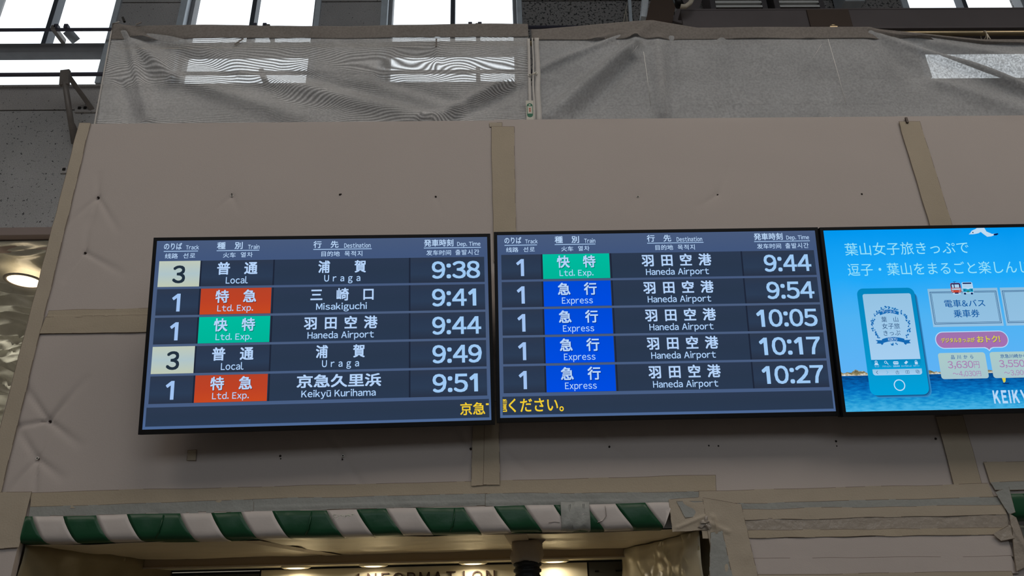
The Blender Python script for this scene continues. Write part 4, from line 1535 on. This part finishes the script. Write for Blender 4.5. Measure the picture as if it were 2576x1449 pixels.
plate('tape_flap', [(0.03, 0.0), (0.078, 0.004), (0.05, -0.02), (0.04, -0.03)], -0.02, 0.002, M_SHEENTAPE, t)
vs, fs = [], []
prof2 = [(0.0, -0.07), (0.040, -0.07), (0.054, -0.082), (0.054, -0.090), (0.047, -0.094), (0.047, -0.100), (0.053, -0.103), (0.053, -0.112), (0.046, -0.116), (0.046, -0.122), (0.050, -0.126), (0.050, -0.190), (0.038, -0.205), (0.0, -0.208)]
for (rr, z) in prof2:
    for j in range(nn):
        q = 2 * math.pi * j / nn
        vs.append((rr * math.cos(q), rr * math.sin(q), z))
for i in range(len(prof2) - 1):
    for j in range(nn):
        fs.append((i * nn + j, (i + 1) * nn + j, (i + 1) * nn + (j + 1) % nn, i * nn + (j + 1) % nn))
obj('camera_body', vs, fs, M_RUBBER, t, True)

# ------------------------------------------------------------------ display boards
SW, SHH = 1.21, 1.21 * 9 / 16


def tfm(u, v):
    return (np.asarray(u) / 1920.0 - 0.5) * SW, (0.5 - np.asarray(v) / 1080.0) * SHH


def board(name, pos, ang, label, cat, group):
    R = rotm(*ang)
    t = empty(name)
    mm = Matrix.Identity(4)
    for i in range(3):
        for j in range(3):
            mm[i][j] = R[i, j]
        mm[i][3] = pos[i] + (1.6 if i == 2 else 0)
    t.matrix_world = mm
    tag(t, label, cat, group)
    bl, br, bt, bb = 0.0125, 0.0125, 0.0125, 0.017
    hw, hh = SW / 2, SHH / 2
    bm = bmesh.new()
    for (x0, x1, z0, z1) in ((-hw - bl, -hw, -hh - bb, hh + bt), (hw, hw + br, -hh - bb, hh + bt), (-hw - 0.0005, hw + 0.0005, hh, hh + bt), (-hw - 0.0005, hw + 0.0005, -hh - bb, -hh)):
        bm_box(bm, x0, x1, -0.003, 0.02, z0, z1, 0.0012)
    bmobj('bezel', bm, M_BLACK, t)
    box('housing', -hw - bl + 0.002, hw + br - 0.002, 0.004, 0.055, -hh - bb + 0.002, hh + bt - 0.002, M_BLACK, t, 0.006)
    # wall mount arms reaching the hoarding
    Rt = R
    for x in (-0.3, 0.3):
        for z in (-0.2, 0.2):
            a = np.array([x, 0.05, z])
            wp_ = Rt @ a + np.array(pos)
            ln = W + 0.002 - wp_[1]
            b = a + np.array([0, ln / Rt[1, 1], 0])
            bar_between('mount_arm', a, b + np.array([0, 0.004, 0]), 0.03, 0.03, M_STEEL, t) if False else box('mount_arm', x - 0.02, x + 0.02, 0.05, 0.05 + ln / Rt[1, 1], z - 0.02, z + 0.02, M_STEEL, t)
    return t


def quad(parent, u0, v0, u1, v1, depth, mat, name='cell'):
    X, Z = tfm(np.array([u0, u1, u1, u0]), np.array([v1, v1, v0, v0]))
    return obj(name, [(a, depth, b) for a, b in zip(X, Z)], [(0, 1, 2, 3)], mat, parent)


def poly(parent, pts, depth, mat, name):
    X, Z = tfm(np.array([p[0] for p in pts]), np.array([p[1] for p in pts]))
    return obj(name, [(a, depth, b) for a, b in zip(X, Z)], [tuple(range(len(pts)))], mat, parent)


def rrect(u0, v0, u1, v1, r, n=6):
    pts = []
    for cx, cy, a0 in ((u1 - r, v1 - r, 0), (u0 + r, v1 - r, 90), (u0 + r, v0 + r, 180), (u1 - r, v0 + r, 270)):
        for k in range(n + 1):
            a = math.radians(a0 + 90 * k / n)
            pts.append((cx + r * math.cos(a), cy + r * math.sin(a)))
    return pts


M_SCRBG = emit_grad('board_background', [(0.0, (77, 104, 148)), (0.12, (72, 93, 130)), (0.55, (76, 94, 126)), (0.9, (66, 86, 124)), (1.0, (72, 90, 124))])
M_CELL = emit_grad('board_cell', [(0.0, (41, 51, 70)), (0.35, (44, 60, 84)), (0.75, (43, 57, 80)), (1.0, (46, 57, 77))])
M_CELL2 = emit_grad('board_cell_right', [(0.0, (42, 57, 80)), (0.5, (42, 56, 77)), (1.0, (44, 57, 79))])
M_YEL = emit_grad('track_yellow', [(0.0, (190, 199, 178)), (0.5, (174, 195, 200)), (1.0, (190, 200, 184))])
M_RED = emit_grad('type_red', [(0.0, (198, 72, 34)), (0.5, (188, 66, 38)), (1.0, (182, 66, 40))])
M_TEAL = emit_grad('type_teal', [(0.0, (0, 180, 152)), (1.0, (0, 186, 158))])
M_BLUE = emit_grad('type_blue', [(0.0, (0, 76, 224)), (1.0, (0, 74, 214))])
T_HEAD, T_JP, T_EN, T_TIME, T_TRK = emit(186, 214, 246), emit(180, 210, 248), emit(174, 208, 248), emit(158, 200, 242), emit(160, 194, 240)
T_DK, T_YEL, T_LINE = emit(34, 48, 62), emit(240, 204, 48), emit(160, 190, 226)
T_SHD = emit(18, 28, 46)
M_DIV = emit(30, 38, 56)

D0 = -0.0004     # lettering sits on the glass, each print layer a hair in front of the last
LOC = ('普　通', 'Local', None, 0.0)
EXR = ('特　急', 'Ltd. Exp.', M_RED, 0)
KTG = ('快　特', 'Ltd. Exp.', M_TEAL, 0)
EXP = ('急　行', 'Express', M_BLUE, 0)
URA = ('浦　　賀', 'Uraga', (930, 1206), (966, 1174), 0.42)
MIS = ('三　崎　口', 'Misakiguchi', (890, 1252), (924, 1214), 0.0)
HAN = ('羽 田 空 港', 'Haneda Airport', (858, 1276), (880, 1256), 0.0)
KUR = ('京急久里浜', 'Keikyū Kurihama', (828, 1300), (856, 1270), 0.0)


def fill_departures(t, rows, ticker):
    scr = quad(t, 0, 0, 1920, 1080, -0.0, M_SCRBG, 'screen')
    box_depth = D0
    txt = lambda s, b, m, **k: text(scr, s, b, m, box_depth - 0.0008, tf=tfm, **k)
    # header
    txt('のりば', (43, 14, 144, 54), T_HEAD, bold=0.012)
    txt('Track', (167, 28, 241, 55), T_HEAD, bold=0.010)
    quad(scr, 43, 62, 237, 67, box_depth - 0.0008, T_LINE, 'rule')
    txt('线路', (52, 77, 125, 108), T_HEAD, bold=0.006)
    txt('선로', (155, 76, 223, 107), T_HEAD, bold=0.006)
    txt('種　別', (344, 13, 490, 56), T_HEAD, bold=0.014)
    txt('Train', (521, 29, 587, 57), T_HEAD, bold=0.010)
    quad(scr, 343, 62, 587, 67, box_depth - 0.0008, T_LINE, 'rule')
    txt('火车', (381, 76, 453, 107), T_HEAD, bold=0.006)
    txt('열차', (482, 75, 550, 106), T_HEAD, bold=0.006)
    txt('行　先', (898, 13, 1044, 56), T_HEAD, bold=0.014)
    txt('Destination', (1077, 28, 1231, 57), T_HEAD, bold=0.010)
    quad(scr, 898, 62, 1238, 67, box_depth - 0.0008, T_LINE, 'rule')
    txt('目的地', (946, 76, 1052, 108), T_HEAD, bold=0.006)
    txt('목적지', (1080, 76, 1183, 109), T_HEAD, bold=0.006)
    txt('発車時刻', (1545, 12, 1719, 56), T_HEAD, bold=0.014)
    txt('Dep. Time', (1741, 28, 1879, 62), T_HEAD, bold=0.010)
    quad(scr, 1544, 62, 1882, 67, box_depth - 0.0008, T_LINE, 'rule')
    txt('发车时间', (1558, 78, 1704, 110), T_HEAD, bold=0.006)
    txt('출발시간', (1730, 76, 1871, 110), T_HEAD, bold=0.006)
    for i, (trk, typ, dst, tm) in enumerate(rows):
        v = 123 + 166.4 * i
        h = 153
        yel = trk == '3'
        quad(scr, 22, v, 255 if yel else 262, v + h, box_depth, M_YEL if yel else M_CELL, 'track_cell')
        if typ[2] is None:
            quad(scr, 262, v, 672, v + h, box_depth, M_CELL, 'type_cell')
        else:
            quad(scr, 262, v, 672, v + h, box_depth, M_CELL, 'type_cell')
            quad(scr, 268, v + 0.5, 666, v + h - 1, box_depth - 0.0003, typ[2], 'type_plate')
        quad(scr, 672, v, 1459, v + h, box_depth, M_CELL2, 'destination_cell')
        quad(scr, 1459, v, 1900, v + h, box_depth, M_CELL, 'time_cell')
        for u in (255 if yel else 258, 670, 1456):
            quad(scr, u, v, u + 9, v + h, box_depth - 0.0002, M_DIV, 'divider')
        if yel:
            txt('3', (102, v + 27, 174, v + 133), T_DK, bold=0.020)
        else:
            txt('1', (110, v + 28, 156, v + 132), T_TRK, bold=0.008)
        col = T_JP
        if typ[2] is not None:
            sh = lambda s, b, **k: text(scr, s, (b[0] + 3, b[1] + 4, b[2] + 3, b[3] + 4), emit(*((120, 40, 24) if typ[2] is M_RED else (0, 110, 96) if typ[2] is M_TEAL else (0, 40, 130))), box_depth - 0.0006, tf=tfm, **k)
            sh(typ[0], (352, v + 10, 582, v + 86), bold=0.022)
        txt(typ[0], (352, v + 10, 582, v + 86), col, bold=0.022)
        if typ[1] == 'Local':
            txt('Local', (405, v + 97, 530, v + 140), T_EN, bold=0.010)
        elif typ[1] == 'Express':
            txt('Express', (374, v + 99, 556, v + 148), T_EN, bold=0.006)
        else:
            txt('Ltd. Exp.', (366, v + 97, 567, v + 146), T_EN, bold=0.008)
        jp, en, jb, eb, tr = dst
        txt(jp, (jb[0], v + 10, jb[1], v + 85), T_JP, bold=0.022, space=0.45)
        desc = 0 if 'Kei' not in en and 'Haneda' not in en else 0
        txt(en, (eb[0], v + 97, eb[1], v + 149), T_EN, bold=0.012, track=tr)
        if len(tm) == 4:
            txt(tm, (1590, v + 24, 1874 if tm[-1] != '1' else 1848, v + 130), T_TIME, bold=0.018)
        else:
            txt(tm, (1514, v + 24, 1874, v + 130), T_TIME, bold=0.018)
    quad(scr, 14, 961, 1909, 1065, box_depth, M_CELL2, 'ticker_cell')
    ticker(scr, txt, box_depth)


def ticker_a(scr, txt, d):
    txt('京急', (1745, 978, 1886, 1049), T_YEL, bold=0.014)
    quad(scr, 1891, 986, 1907, 996, d - 0.0008, T_YEL, 'lettering')


def ticker_b(scr, txt, d):
    # the leftmost sign has half run out of the ticker
    for v0, v1, u0, u1 in ((976, 981, 16, 36), (984, 989, 16, 40), (994, 998, 16, 40), (1003, 1007, 16, 38), (1012, 1016, 16, 30), (1020, 1024, 16, 30), (1029, 1034, 16, 36), (1040, 1046, 16, 36)):
        quad(scr, u0, v0, u1, v1, d - 0.0008, T_YEL, 'lettering')
    for u0, u1, v0, v1 in ((22, 27, 976, 989), (22, 26, 1003, 1034), (30, 35, 1003, 1034), (33, 39, 1034, 1046)):
        quad(scr, u0, v0, u1, v1, d - 0.0009, T_YEL, 'lettering')
    txt('ください。', (50, 973, 362, 1050), T_YEL, bold=0.012)


b1 = board('departure_board', (-0.6177, 2.521, 0.9948), (11.666, 2.051, -0.995), 'left departure board with mixed destinations, first train 9:38 to Uraga', 'display', 'departure boards')
fill_departures(b1, [('3', LOC, URA, '9:38'), ('1', EXR, MIS, '9:41'), ('1', KTG, HAN, '9:44'), ('3', LOC, URA, '9:49'), ('1', EXR, KUR, '9:51')], ticker_a)
b2 = board('departure_board', (0.6269, 2.5358, 1.0112), (11.534, -0.304, 0.021), 'middle departure board listing only Haneda Airport trains, four blue Express rows', 'display', 'departure boards')
fill_departures(b2, [('1', KTG, HAN, '9:44'), ('1', EXP, HAN, '9:54'), ('1', EXP, HAN, '10:05'), ('1', EXP, HAN, '10:17'), ('1', EXP, HAN, '10:27')], ticker_b)

# ------------------------------------------------------------------ advertising screen
b3 = board('advertising_screen', (1.8636, 2.5116, 1.0033), (10.903, -0.66, 0.05), 'bright blue advertising screen with phone and sea at the right', 'display', None)
M_SKY = emit_grad('advert_sky', [(0.0, (104, 180, 240)), (0.25, (92, 178, 244)), (0.5, (78, 178, 242)), (0.72, (30, 168, 248)), (1.0, (0, 150, 238))], noise=0.10, nscale=6.0)
M_SEA = emit_grad('advert_sea', [(0.0, (70, 176, 226)), (0.25, (34, 154, 212)), (0.5, (8, 122, 196)), (0.75, (4, 96, 172)), (1.0, (6, 66, 128))], noise=0.95, nscale=60.0, aspect=(0.55, 1, 2.2))
M_LAND = emit_grad('advert_shore', [(0.0, (226, 230, 226)), (0.4, (150, 134, 92)), (0.7, (92, 92, 72)), (1.0, (196, 200, 190))], noise=1.3, nscale=90)
M_PHONE = emit_grad('advert_phone', [(0.0, (0, 160, 218)), (0.35, (8, 148, 202)), (1.0, (2, 132, 190))])
M_PHS = emit_grad('advert_phone_screen', [(0.0, (166, 206, 240)), (1.0, (148, 194, 226))])
M_CARD = emit_grad('advert_card', [(0.0, (146, 192, 226)), (1.0, (140, 188, 220))])
M_PRICE = emit_grad('advert_price_card', [(0.0, (166, 196, 204)), (1.0, (170, 202, 200))])
M_PINK = emit_grad('advert_bubble', [(0.0, (166, 112, 176)), (1.0, (158, 114, 172))])
E_W, E_PALE, E_NAVY, E_PURP, E_YEL, E_PHB = emit(184, 216, 246), emit(150, 224, 248), emit(0, 84, 158), emit(168, 124, 178), emit(212, 204, 80), emit(20, 104, 178)
E_CW, E_INK, E_TEAL2, E_RED2, E_DKNAVY = emit(170, 206, 234), emit(16, 70, 120), emit(20, 150, 190), emit(190, 70, 52), emit(10, 30, 84)
scr = quad(b3, 0, 0, 1920, 1080, 0.0, M_SKY, 'screen')
d = [-0.0003 * k for k in range(1, 9)]
land = [(0, 876)] + [(u, 852 + 8 * math.sin(u * 0.05) + 5 * math.sin(u * 0.13)) for u in range(0, 560, 12)] + [(560, 864), (860, 858), (900, 866), (1920, 866), (1920, 880), (0, 882)]
poly(scr, land, d[0], M_LAND, 'shore_picture')
quad(scr, 0, 876, 1920, 1080, d[1], M_SEA, 'sea_picture')
tx = lambda s, b, m, dd=3, **k: text(scr, s, b, m, d[dd], tf=tfm, **k)
tx('葉山女子旅きっぷで', (115, 81, 863, 160), E_PALE)
tx('逗子・葉山をまるごと楽しんじ', (116, 209, 1205, 286), E_PALE)
# phone
M_PSH = emit(40, 120, 176)
for k, (off, c_) in enumerate(((16, (54, 138, 196)), (11, (40, 112, 168)), (6, (26, 84, 134)))):
    poly(scr, rrect(156 + off, 372 + off, 492 + off * 1.0, 990 + off, 38), d[2] - 0.00005 * k, emit(*c_), 'phone_shade')
poly(scr, rrect(153, 363, 495, 991, 38), d[3], M_PHONE, 'phone_body')
poly(scr, rrect(184, 397, 471, 800, 12), d[4], M_PHS, 'phone_display')
quad(scr, 183, 787, 471, 842, d[5], M_PHONE, 'phone_toolbar')
poly(scr, [(183, 842), (469, 842)] + rrect(183, 842, 469, 877, 16)[:14], d[5], M_PHS, 'phone_bar')


def annulus(parent, cx, cy, r0, r1, dd, mat, name, n=40, sy=1.0):
    pts = [(cx + r1 * math.cos(2 * math.pi * i / n), cy + sy * r1 * math.sin(2 * math.pi * i / n)) for i in range(n)] + \
          [(cx + r0 * math.cos(2 * math.pi * i / n), cy + sy * r0 * math.sin(2 * math.pi * i / n)) for i in range(n)]
    X, Z = tfm(np.array([p[0] for p in pts]), np.array([p[1] for p in pts]))
    return obj(name, [(a, dd, b) for a, b in zip(X, Z)], [(i, (i + 1) % n, n + (i + 1) % n, n + i) for i in range(n)], mat, parent)


annulus(scr, 327, 935, 27, 33, d[5], E_W, 'home_button')
# wreath of little blossoms
FV, FF = [], []
r = random.Random(12)
for i in range(150):
    a = r.uniform(0, 2 * math.pi)
    rad = r.uniform(98, 116)
    cx, cy = 326 + rad * math.cos(a), 588 + rad * 0.99 * math.sin(a)
    if 640 < cy < 692 and 250 < cx < 405:
        continue
    s = r.uniform(2.6, 5.6)
    n = 6
    b0 = len(FV)
    for j in range(n):
        FV.append((cx + s * math.cos(j * 6.283 / n), cy + s * math.sin(j * 6.283 / n), d[5] - 0.000004 * i))
    FF.append(tuple(range(b0, b0 + n)))
X, Z = tfm(np.array([q[0] for q in FV]), np.array([q[1] for q in FV]))
wr = obj('wreath', [(a, q[2], b) for a, b, q in zip(X, Z, FV)], FF, E_PHB, scr)
wr['kind'] = 'stuff'
E_LT = emit(96, 176, 222)
FV2 = [(q[0], q[1], q[2]) for q in FV]
FV, FF = [], []
for i in range(80):
    a = r.uniform(0, 2 * math.pi)
    rad = r.uniform(100, 113)
    cx, cy = 326 + rad * math.cos(a), 588 + rad * 0.99 * math.sin(a)
    if 640 < cy < 692 and 250 < cx < 405:
        continue
    b0 = len(FV)
    s = r.uniform(1.6, 3.0)
    for j in range(5):
        FV.append((cx + s * math.cos(j * 1.2566), cy + s * math.sin(j * 1.2566), d[6] - 0.000004 * i))
    FF.append(tuple(range(b0, b0 + 5)))
X, Z = tfm(np.array([q[0] for q in FV]), np.array([q[1] for q in FV]))
wr = obj('wreath_lights', [(a, q[2], b) for a, b, q in zip(X, Z, FV)], FF, E_LT, scr)
wr['kind'] = 'stuff'
arc = lambda u0, u1, vmid, rise, n=12: [(u0 + (u1 - u0) * k / n, vmid - rise * (1 - (2 * k / n - 1) ** 2)) for k in range(n + 1)]
poly(scr, arc(267, 385, 508, 15) + list(reversed(arc(272, 380, 526, 12))), d[6], E_PHB, 'ribbon')
tx('デジタル', (284, 497, 366, 515), E_W, 7)
poly(scr, arc(262, 394, 668, 12) + list(reversed(arc(262, 394, 692, 12))), d[6], E_PHB, 'ribbon')
poly(scr, [(224, 672), (266, 674), (268, 694), (258, 702), (252, 694), (226, 692), (236, 683)], d[6] - 0.00002, E_PHB, 'ribbon')
poly(scr, [(430, 674), (390, 675), (388, 696), (398, 704), (404, 696), (428, 694), (420, 684)], d[6] - 0.00002, E_PHB, 'ribbon')
tx('KEIKYU', (298, 660, 351, 678), E_W, 7, bold=0.012)
tx('葉　山', (275, 535, 374, 567), E_INK, 6)
tx('女子旅', (274, 574, 378, 608), E_INK, 6)
tx('きっぷ', (277, 617, 376, 647), E_INK, 6)
# toolbar icons
poly(scr, [(197, 818), (224, 818), (218, 806), (203, 806)], d[6], E_W, 'icon')
annulus(scr, 210, 800, 4, 8, d[6], E_W, 'icon')
annulus(scr, 265, 802, 5, 8, d[6], E_W, 'icon')
poly(scr, [(270, 806), (273, 803), (281, 814), (278, 817)], d[6], E_W, 'icon')
poly(scr, rrect(309, 798, 339, 816, 5), d[6], E_W, 'icon')
for u in (313, 321, 329):
    quad(scr, u, 804, u + 6, 808, d[7], M_PHONE, 'icon')
poly(scr, [(372, 808), (386, 795), (396, 803), (382, 817)], d[6], E_W, 'icon')
poly(scr, rrect(434, 803, 451, 818, 3), d[6], E_W, 'icon')
annulus(scr, 442, 801, 4, 7, d[6], E_W, 'icon')
tx('マップ', (198, 821, 225, 831), E_W, 6)
tx('アクティビティ', (243, 821, 294, 831), E_W, 6)
tx('経路検索', (306, 821, 344, 831), E_W, 6)
tx('おトクなきっぷ', (354, 821, 412, 831), E_W, 6)
tx('ログイン', (424, 821, 458, 831), E_W, 6)
for pts in ([(211, 850), (213, 851), (205, 860), (213, 869), (211, 870), (202, 860)], ):
    poly(scr, pts, d[6], E_INK, 'icon')
poly(scr, [(263, 850), (261, 851), (270, 860), (261, 869), (263, 870), (273, 860)], d[6], E_LT, 'icon')


def frame(u0, v0, u1, v1, w, dd, mat, name='icon'):
    pts = [(u0, v0), (u1, v0), (u1, v1), (u0, v1), (u0 + w, v0 + w), (u1 - w, v0 + w), (u1 - w, v1 - w), (u0 + w, v1 - w)]
    X, Z = tfm(np.array([p[0] for p in pts]), np.array([p[1] for p in pts]))
    return obj(name, [(a, dd, b) for a, b in zip(X, Z)], [(0, 1, 5, 4), (1, 2, 6, 5), (2, 3, 7, 6), (3, 0, 4, 7)], mat, scr)


frame(316, 857, 334, 871, 1.6, d[6], E_INK)
quad(scr, 324, 849, 326, 864, d[6] - 0.0001, E_INK, 'icon')
frame(373, 853, 384, 869, 1.6, d[6], E_INK)
frame(383, 853, 394, 869, 1.6, d[6] - 0.0001, E_INK)
frame(433, 850, 448, 865, 1.6, d[6], E_INK)
frame(438, 855, 453, 870, 1.6, d[6] - 0.0001, E_INK)
# ticket cards
for (u0, u1) in ((575, 992), (1007, 1424)):
    quad(scr, u0, 373, u1, 602, d[3], M_CARD, 'ticket_card')
    frame(u0 + 10, 391, u1 - 10, 586, 3.2, d[4], E_INK, 'card_border')
    frame(u0 + 18, 398, u1 - 18, 578, 2.2, d[4], E_INK, 'card_border')
tx('電車&バス', (662, 441, 903, 486), E_NAVY, 4, bold=0.006)
tx('乗車券', (707, 501, 860, 548), E_NAVY, 4, bold=0.006)
# tram and bus pictures
poly(scr, rrect(715, 340, 775, 398, 10), d[5], E_RED2, 'tram_picture')
poly(scr, rrect(717, 342, 773, 370, 8), d[6], E_DKNAVY, 'tram_window_band')
quad(scr, 722, 349, 734, 369, d[7], E_CW, 'tram_pane')
quad(scr, 739, 349, 766, 369, d[7], E_CW, 'tram_pane')
quad(scr, 719, 373, 771, 382, d[6], E_CW, 'tram_stripe')
quad(scr, 719, 388, 728, 391, d[6], E_W, 'tram_lamp')
quad(scr, 760, 388, 769, 391, d[6], E_W, 'tram_lamp')
poly(scr, rrect(722, 396, 770, 411, 7), d[4] - 0.0001, E_CW, 'tram_skirt')
quad(scr, 734, 398, 756, 405, d[6], E_DKNAVY, 'tram_coupler')
poly(scr, [(735, 331), (752, 331), (752, 333), (735, 333)], d[5], E_DKNAVY, 'tram_pantograph')
poly(scr, [(741, 340), (738, 333), (740, 332), (744, 340)], d[5], E_DKNAVY, 'tram_pantograph')
poly(scr, rrect(783, 336, 848, 403, 9), d[5], E_W, 'bus_picture')
poly(scr, rrect(789, 339, 842, 347, 3), d[6], E_DKNAVY, 'bus_roof')
quad(scr, 788, 349, 843, 369, d[6], E_CW, 'bus_windscreen')
quad(scr, 785, 375, 846, 396, d[6], E_TEAL2, 'bus_front')
poly(scr, [(787, 371), (844, 371), (816, 380)], d[7], E_W, 'bus_nose')
quad(scr, 806, 388, 822, 398, d[7], emit(50, 130, 110), 'bus_plate')
quad(scr, 788, 400, 800, 411, d[5] - 0.0001, E_DKNAVY, 'bus_wheel')
quad(scr, 829, 400, 841, 411, d[5] - 0.0001, E_DKNAVY, 'bus_wheel')
annulus(scr, 795, 385, 1.5, 4, d[7], E_DKNAVY, 'bus_lamp', 14)
annulus(scr, 836, 385, 1.5, 4, d[7], E_DKNAVY, 'bus_lamp', 14)
# speech bubble
poly(scr, rrect(574, 630, 1004, 731, 50, 10), d[3], E_W, 'bubble_border')
poly(scr, [(845, 728), (924, 727), (896, 735), (881, 750), (868, 736)], d[3] - 0.00003, E_W, 'bubble_border')
poly(scr, rrect(579, 635, 999, 726, 45, 10), d[4], M_PINK, 'bubble')
poly(scr, [(856, 725), (912, 724), (890, 731), (881, 742), (872, 732)], d[4] - 0.00003, M_PINK, 'bubble')
E_SHY = emit(110, 84, 96)
tx('デジタルきっぷが', (610, 669, 807, 697), E_SHY, 5, bold=0.02)
tx('デジタルきっぷが', (608, 667, 805, 695), E_YEL, 6, bold=0.02)
tx('おトク!', (821, 661, 956, 700), E_SHY, 5, bold=0.022)
tx('おトク!', (819, 659, 954, 698), E_YEL, 6, bold=0.022)
# price cards
for (u0, u1) in ((576, 852), (878, 1154)):
    poly(scr, rrect(u0, 755, u1, 906, 16), d[3], M_PRICE, 'price_card')
tx('品 川 か ら', (650, 769, 780, 792), E_NAVY, 4, bold=0.008, space=0.5)
tx('3,630', (624, 803, 772, 850), E_PURP, 4, bold=0.006)
tx('円', (776, 807, 808, 846), E_PURP, 4)
tx('~4,030', (645, 861, 779, 896), E_PURP, 4)
tx('円', (783, 863, 809, 893), E_PURP, 4)
tx('京急川崎から', (938, 769, 1092, 792), E_NAVY, 4, bold=0.008)
tx('3,550', (924, 803, 1072, 850), E_PURP, 4, bold=0.006)
tx('円', (1076, 807, 1108, 846), E_PURP, 4)
tx('~3,900', (944, 862, 1078, 896), E_PURP, 4)
tx('円', (1082, 863, 1108, 893), E_PURP, 4)
# sailing dinghy, gull, company name
poly(scr, [(926, 906), (948, 906), (944, 926), (934, 934), (930, 930)], d[2], E_YEL, 'sail_picture')
poly(scr, [(922, 935), (966, 934), (960, 939), (930, 940)], d[2], E_DKNAVY, 'boat_picture')
poly(scr, [(878, 40), (890, 30), (901, 17), (923, 8), (934, 1), (980, 1), (989, 24), (1021, 40), (1040, 38), (1040, 46), (1012, 55), (988, 57), (966, 38), (954, 26), (938, 34), (918, 38), (900, 40)], d[2], emit(190, 218, 240), 'gull_picture')
poly(scr, [(1030, 40), (1056, 36), (1058, 42), (1046, 49), (1028, 49)], d[3], E_DKNAVY, 'gull_wing_tip')
poly(scr, [(878, 40), (890, 30), (900, 40)], d[3], E_CW, 'gull_beak')
annulus(scr, 905, 29, 0.5, 4, d[3], E_DKNAVY, 'gull_eye', 14)
tx('KEIKYU', (857, 976, 1102, 1052), emit(180, 214, 246), 3, bold=0.036, track=0.16)
